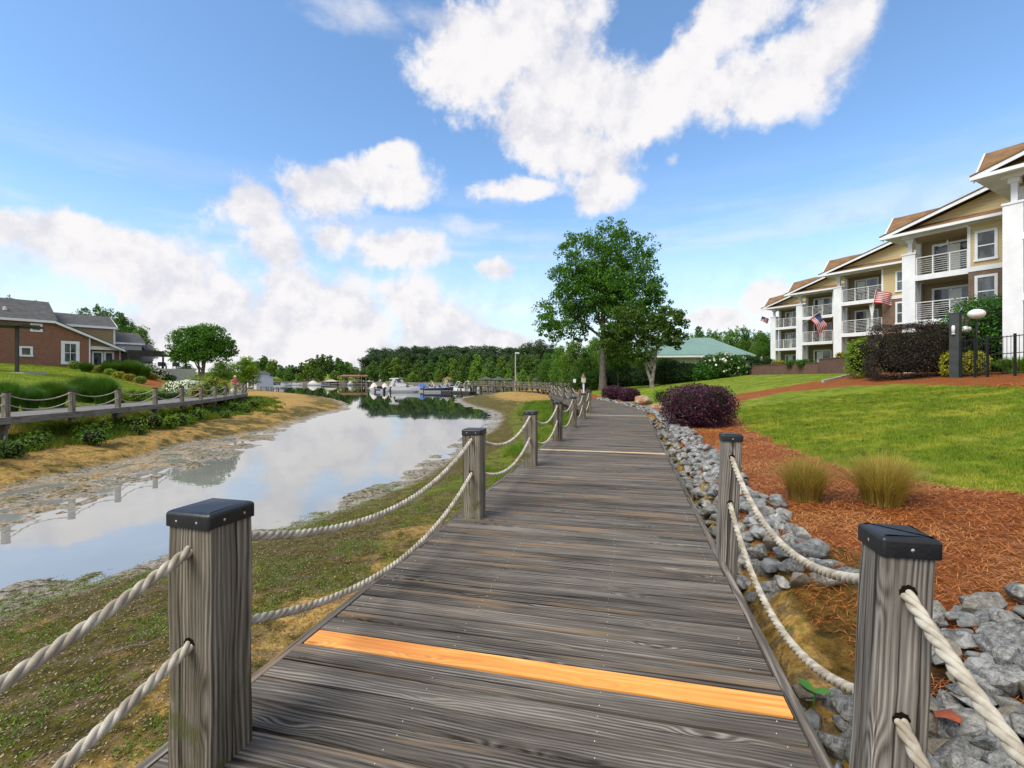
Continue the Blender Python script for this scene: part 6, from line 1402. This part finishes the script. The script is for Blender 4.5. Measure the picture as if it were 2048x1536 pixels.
# lamp pole
X, Y = (1031-PXC)/F*104, 104; o = empty('lamp_pole', (X, Y, -1.2), 0, 'tall pale lamp pole rising from the far boardwalk', 'lamp')
b = MB(); b.tube([(0, 0, -0.5), (0, 0, 1.2+CAMZ+(756-705)/F*Y)], [0.17, 0.10], 8); b.build('pole', MATS['concrete'], o)
b = MB(); zz = 1.2+CAMZ+(756-706)/F*Y; b.obox((0.4, 0, zz), ((1, 0, -0.1), (0, 1, 0), (0.1, 0, 1)), (0.42, 0.16, 0.12)); b.build('lamp_head', MATS['white_paint'], o)
# birdhouse and sign by the walk
X, Y, z = at(1167, 38); o = empty('bird_house', (X, Y, z), 0, 'small pointed bird house on a white post at the boardwalk bend', 'bird house')
zt = CAMZ-(756-HOR)/F*Y-z; b = MB(); b.box(-0.06, 0.06, -0.06, 0.06, -0.3, zt-0.35); b.build('stake', MATS['white_paint'], o)
b = MB(); b.box(-0.15, 0.15, -0.15, 0.15, zt-0.35, zt); b.build('box', MATS['canvas_beige'], o); b = MB(); b.lathe((0, 0, zt), [(0.22, 0), (0.0, 0.42)], 4); b.build('roof', MATS['brown_shingle'], o)
X, Y, z = at(1149, 46); o = empty('notice_sign', (X, Y, z), 0, 'tiny white notice sign on a thin post left of the bird house', 'sign')
zt = CAMZ-(765-HOR)/F*Y-z; b = MB(); b.tube([(0, 0, -0.2), (0, 0, zt)], 0.025, 6); b.build('stake', MATS['dark_metal'], o); b = MB(); b.box(-0.13, 0.13, -0.03, -0.015, zt, zt+0.33); b.build('panel', MATS['white_paint'], o)
# person and dog
def skin(name, verts, edges, radii, m, parent=None, sub=2):
    me = bpy.data.meshes.new(name); me.from_pydata(verts, edges, []); o = link_mesh(name, me, parent)
    sk = o.modifiers.new('skin', 'SKIN'); 
    for i, r_ in enumerate(radii): me.skin_vertices[0].data[i].radius = (r_, r_) if not isinstance(r_, tuple) else r_
    me.skin_vertices[0].data[0].use_root = True
    sk.use_smooth_shade = True; s2 = o.modifiers.new('sub', 'SUBSURF'); s2.levels = sub; s2.render_levels = sub; me.materials.append(m); return o
mat('human_skin', (0.52, 0.30, 0.21), 0.55, var=0.06); mat('pink_shirt', (0.62, 0.075, 0.16), 0.85, var=0.1); mat('khaki', (0.40, 0.33, 0.24), 0.9); mat('grey_hair', (0.32, 0.27, 0.23), 0.8, var=0.2); mat('dog_fur', (0.74, 0.66, 0.58), 0.95, var=0.12, scale=12); mat('cap_pink', (0.70, 0.45, 0.42), 0.85); mat('shoe', (0.6, 0.6, 0.6), 0.7)
def to_skin_object(name, verts, edges, radii, m, parent):
    ob = bpy.data.objects.new(name, bpy.data.meshes.new(name)); ob.data.from_pydata(verts, edges, []); COL.objects.link(ob); ob.parent = parent
    bm = bmesh.new(); bm.from_mesh(ob.data); ly = bm.verts.layers.skin.verify(); bm.verts.ensure_lookup_table()
    for i, r_ in enumerate(radii): bm.verts[i][ly].radius = (r_, r_) if not isinstance(r_, tuple) else r_
    bm.verts[0][ly].use_root = True; bm.to_mesh(ob.data); bm.free()
    s = ob.modifiers.new('skin', 'SKIN'); s.use_smooth_shade = True; s2 = ob.modifiers.new('sub', 'SUBSURF'); s2.levels = 2; s2.render_levels = 2; ob.data.materials.append(m); return ob
pp, tt_, rr2 = LWALK.at(s_at_y(LWALK, 47.5), 0.15); o = empty('person', (pp.x, pp.y, 0.0), math.atan2(-pp.x, pp.y) * 0 + 0.75, 'person in a pink top and cap walking towards the viewer on the opposite boardwalk', 'person')
o.scale = (0.97, 0.97, 0.93)
Vb = [(0,0,0.92),(0,0,1.12),(0,-0.02,1.32),(0,-0.03,1.45),(0,-0.04,1.52),(0,-0.06,1.62),(0,-0.06,1.72),
      (0.17,-0.02,1.36),(0.26,-0.02,1.10),(0.27,-0.16,0.90),(0.27,-0.22,0.82),(-0.17,-0.02,1.36),(-0.26,0.0,1.10),(-0.28,-0.08,0.87),(-0.28,-0.10,0.78),
      (0.10,0,0.86),(0.11,-0.10,0.48),(0.11,-0.04,0.08),(0.12,-0.16,0.04),(-0.10,0,0.86),(-0.11,0.06,0.48),(-0.11,0.18,0.10),(-0.11,0.08,0.04)]
Eb = [(0,1),(1,2),(2,3),(3,4),(4,5),(5,6),(2,7),(7,8),(8,9),(9,10),(2,11),(11,12),(12,13),(13,14),(0,15),(15,16),(16,17),(17,18),(0,19),(19,20),(20,21),(21,22)]
Rb = [0.14,0.13,0.15,0.06,0.055,0.10,0.07,0.065,0.045,0.035,0.03,0.065,0.045,0.035,0.03,0.09,0.06,0.04,0.035,0.09,0.06,0.04,0.035]
to_skin_object('body', Vb, Eb, Rb, MATS['human_skin'], o)
to_skin_object('shirt', [(0,0,0.88),(0,0,1.12),(0,-0.02,1.34),(0,-0.03,1.43),(0.18,-0.02,1.36),(0.25,-0.02,1.14),(-0.18,-0.02,1.36),(-0.25,0.0,1.14)], [(0,1),(1,2),(2,3),(2,4),(4,5),(2,6),(6,7)], [0.175,0.16,0.18,0.08,0.09,0.075,0.09,0.075], MATS['pink_shirt'], o)
to_skin_object('shorts', [(0,0,0.90),(0.10,0,0.84),(0.11,-0.08,0.54),(-0.10,0,0.84),(-0.11,0.05,0.54)], [(0,1),(1,2),(0,3),(3,4)], [0.16,0.12,0.095,0.12,0.095], MATS['khaki'], o)
to_skin_object('hair', [(0,-0.03,1.66),(0,-0.04,1.76),(0,0.04,1.60)], [(0,1),(0,2)], [0.105,0.08,0.07], MATS['grey_hair'], o)
b = MB(); b.lathe((0, -0.06, 1.71), [(0.125, 0), (0.12, 0.05), (0.08, 0.11), (0, 0.13)], 14); b.prism([(-0.09, -0.16, 1.71), (0.09, -0.16, 1.71), (0.06, -0.27, 1.69), (-0.06, -0.27, 1.69)], (0, 0, 0.015)); b.build('cap', MATS['cap_pink'], o)
pd, _, _ = LWALK.at(s_at_y(LWALK, 43.0), 0.2); o2 = empty('dog', (pd.x, pd.y, 0), 0.9, 'small fluffy white dog trotting ahead of the person in pink', 'dog')
Vd = [(0,0.16,0.30),(0,-0.02,0.30),(0,-0.18,0.31),(0,-0.27,0.42),(0,-0.34,0.45),(0,-0.42,0.43),(0.07,-0.17,0.18),(0.07,-0.18,0.03),(-0.07,-0.17,0.18),(-0.07,-0.13,0.03),(0.07,0.17,0.21),(0.07,0.21,0.12),(0.07,0.18,0.03),(-0.07,0.17,0.21),(-0.07,0.23,0.12),(-0.07,0.21,0.03),(0,0.26,0.38),(0,0.27,0.48),(0.06,-0.33,0.53),(-0.06,-0.33,0.53)]
Ed = [(0,1),(1,2),(2,3),(3,4),(4,5),(2,6),(6,7),(2,8),(8,9),(0,10),(10,11),(11,12),(0,13),(13,14),(14,15),(0,16),(16,17),(4,18),(4,19)]
Rd = [0.10,0.095,0.125,0.09,0.085,0.04,0.045,0.03,0.045,0.03,0.055,0.035,0.03,0.055,0.035,0.03,0.035,0.03,0.03,0.03]
to_skin_object('body', Vd, Ed, Rd, MATS['dog_fur'], o2)
A_ = Vector((pd.x, pd.y, 0.42)); B_ = Vector((pp.x+0.1, pp.y-0.3, 0.80)); b = MB(); b.tube([A_.lerp(B_, i/8)+Vector((0, 0, -0.5*(i/8)*(1-i/8))) for i in range(9)], 0.008, 5); tag(b.build('dog_leash', MATS['dark_metal']), 'thin dark leash between the white dog and the person in pink', 'leash')
# seedling and fallen leaf in the near rocks
q = G(1634, 1440); o = empty('seedling', (q[0]-0.02, q[1], q[2]+0.10), 0, 'two leaved green seedling between the rocks beside the boardwalk edge', 'plant')
rng = np.random.default_rng(5)
for k, (a, l) in enumerate(((1.9, 0.10), (-0.4, 0.085))):
    b = MB(); n = 8; V = []
    for i in range(n+1):
        t = i/n; w_ = 0.032*math.sin(math.pi*min(1, t*1.02+0.02))**0.8
        for s in (-1, 0, 1): V.append((math.cos(a)*l*t-math.sin(a)*w_*s, math.sin(a)*l*t+math.cos(a)*w_*s, 0.03+0.05*t-0.03*t*t+0.008*abs(s)))
    b.add(V, [(i*3+j, i*3+j+1, (i+1)*3+j+1, (i+1)*3+j) for i in range(n) for j in range(2)], 0, None, True)
    lf = b.build('leaf', MATS['seed_leaf'] if 'seed_leaf' in MATS else mat('seed_leaf', (0.05, 0.19, 0.02), 0.35, var=0.15), o)
b = MB(); b.tube([(0, 0, -0.1), (0.005, 0, 0.03)], 0.004, 5); b.build('stem', MATS['seed_leaf'], o)
mat('dead_leaf', (0.26, 0.06, 0.02), 0.6, var=0.25, scale=12)
q = G(1890, 1500); b = MB(); n = 9; V = []
for i in range(n+1):
    t = i/n; w_ = 0.06*math.sin(math.pi*t)**0.7*(1+0.35*math.sin(i*2.4))
    for s in (-1, -0.5, 0, 0.5, 1): V.append((w_*s, 0.17*t-0.08, 0.03*math.sin(t*5)+0.02*abs(s)*math.cos(i)))
b.add(V, [(i*5+j, i*5+j+1, (i+1)*5+j+1, (i+1)*5+j) for i in range(n) for j in range(4)], 0, None, True); o = b.build('dead_leaf', MATS['dead_leaf']); o.location = (q[0], q[1], q[2]+0.17); tag(o, 'curled rust coloured dead leaf on the rocks below the front right rope', 'leaf')
q = G(235, 1310)
o = empty('twig', (q[0], q[1], q[2]+0.02), 0.4, 'bleached forked twig lying on the mossy mud beside the near left rope', 'twig')
b = MB(); b.tube([(0, 0, 0.01), (0.10, 0.02, 0.03), (0.22, 0.0, 0.02), (0.34, 0.05, 0.04)], [0.006, 0.005, 0.004, 0.002], 5); b.build('branch', MATS['pale_bark'], o)
b = MB(); b.tube([(0.08, 0.02, 0.025), (0.16, 0.10, 0.05), (0.20, 0.19, 0.09)], [0.004, 0.003, 0.002], 5); b.build('branch', MATS['pale_bark'], o)
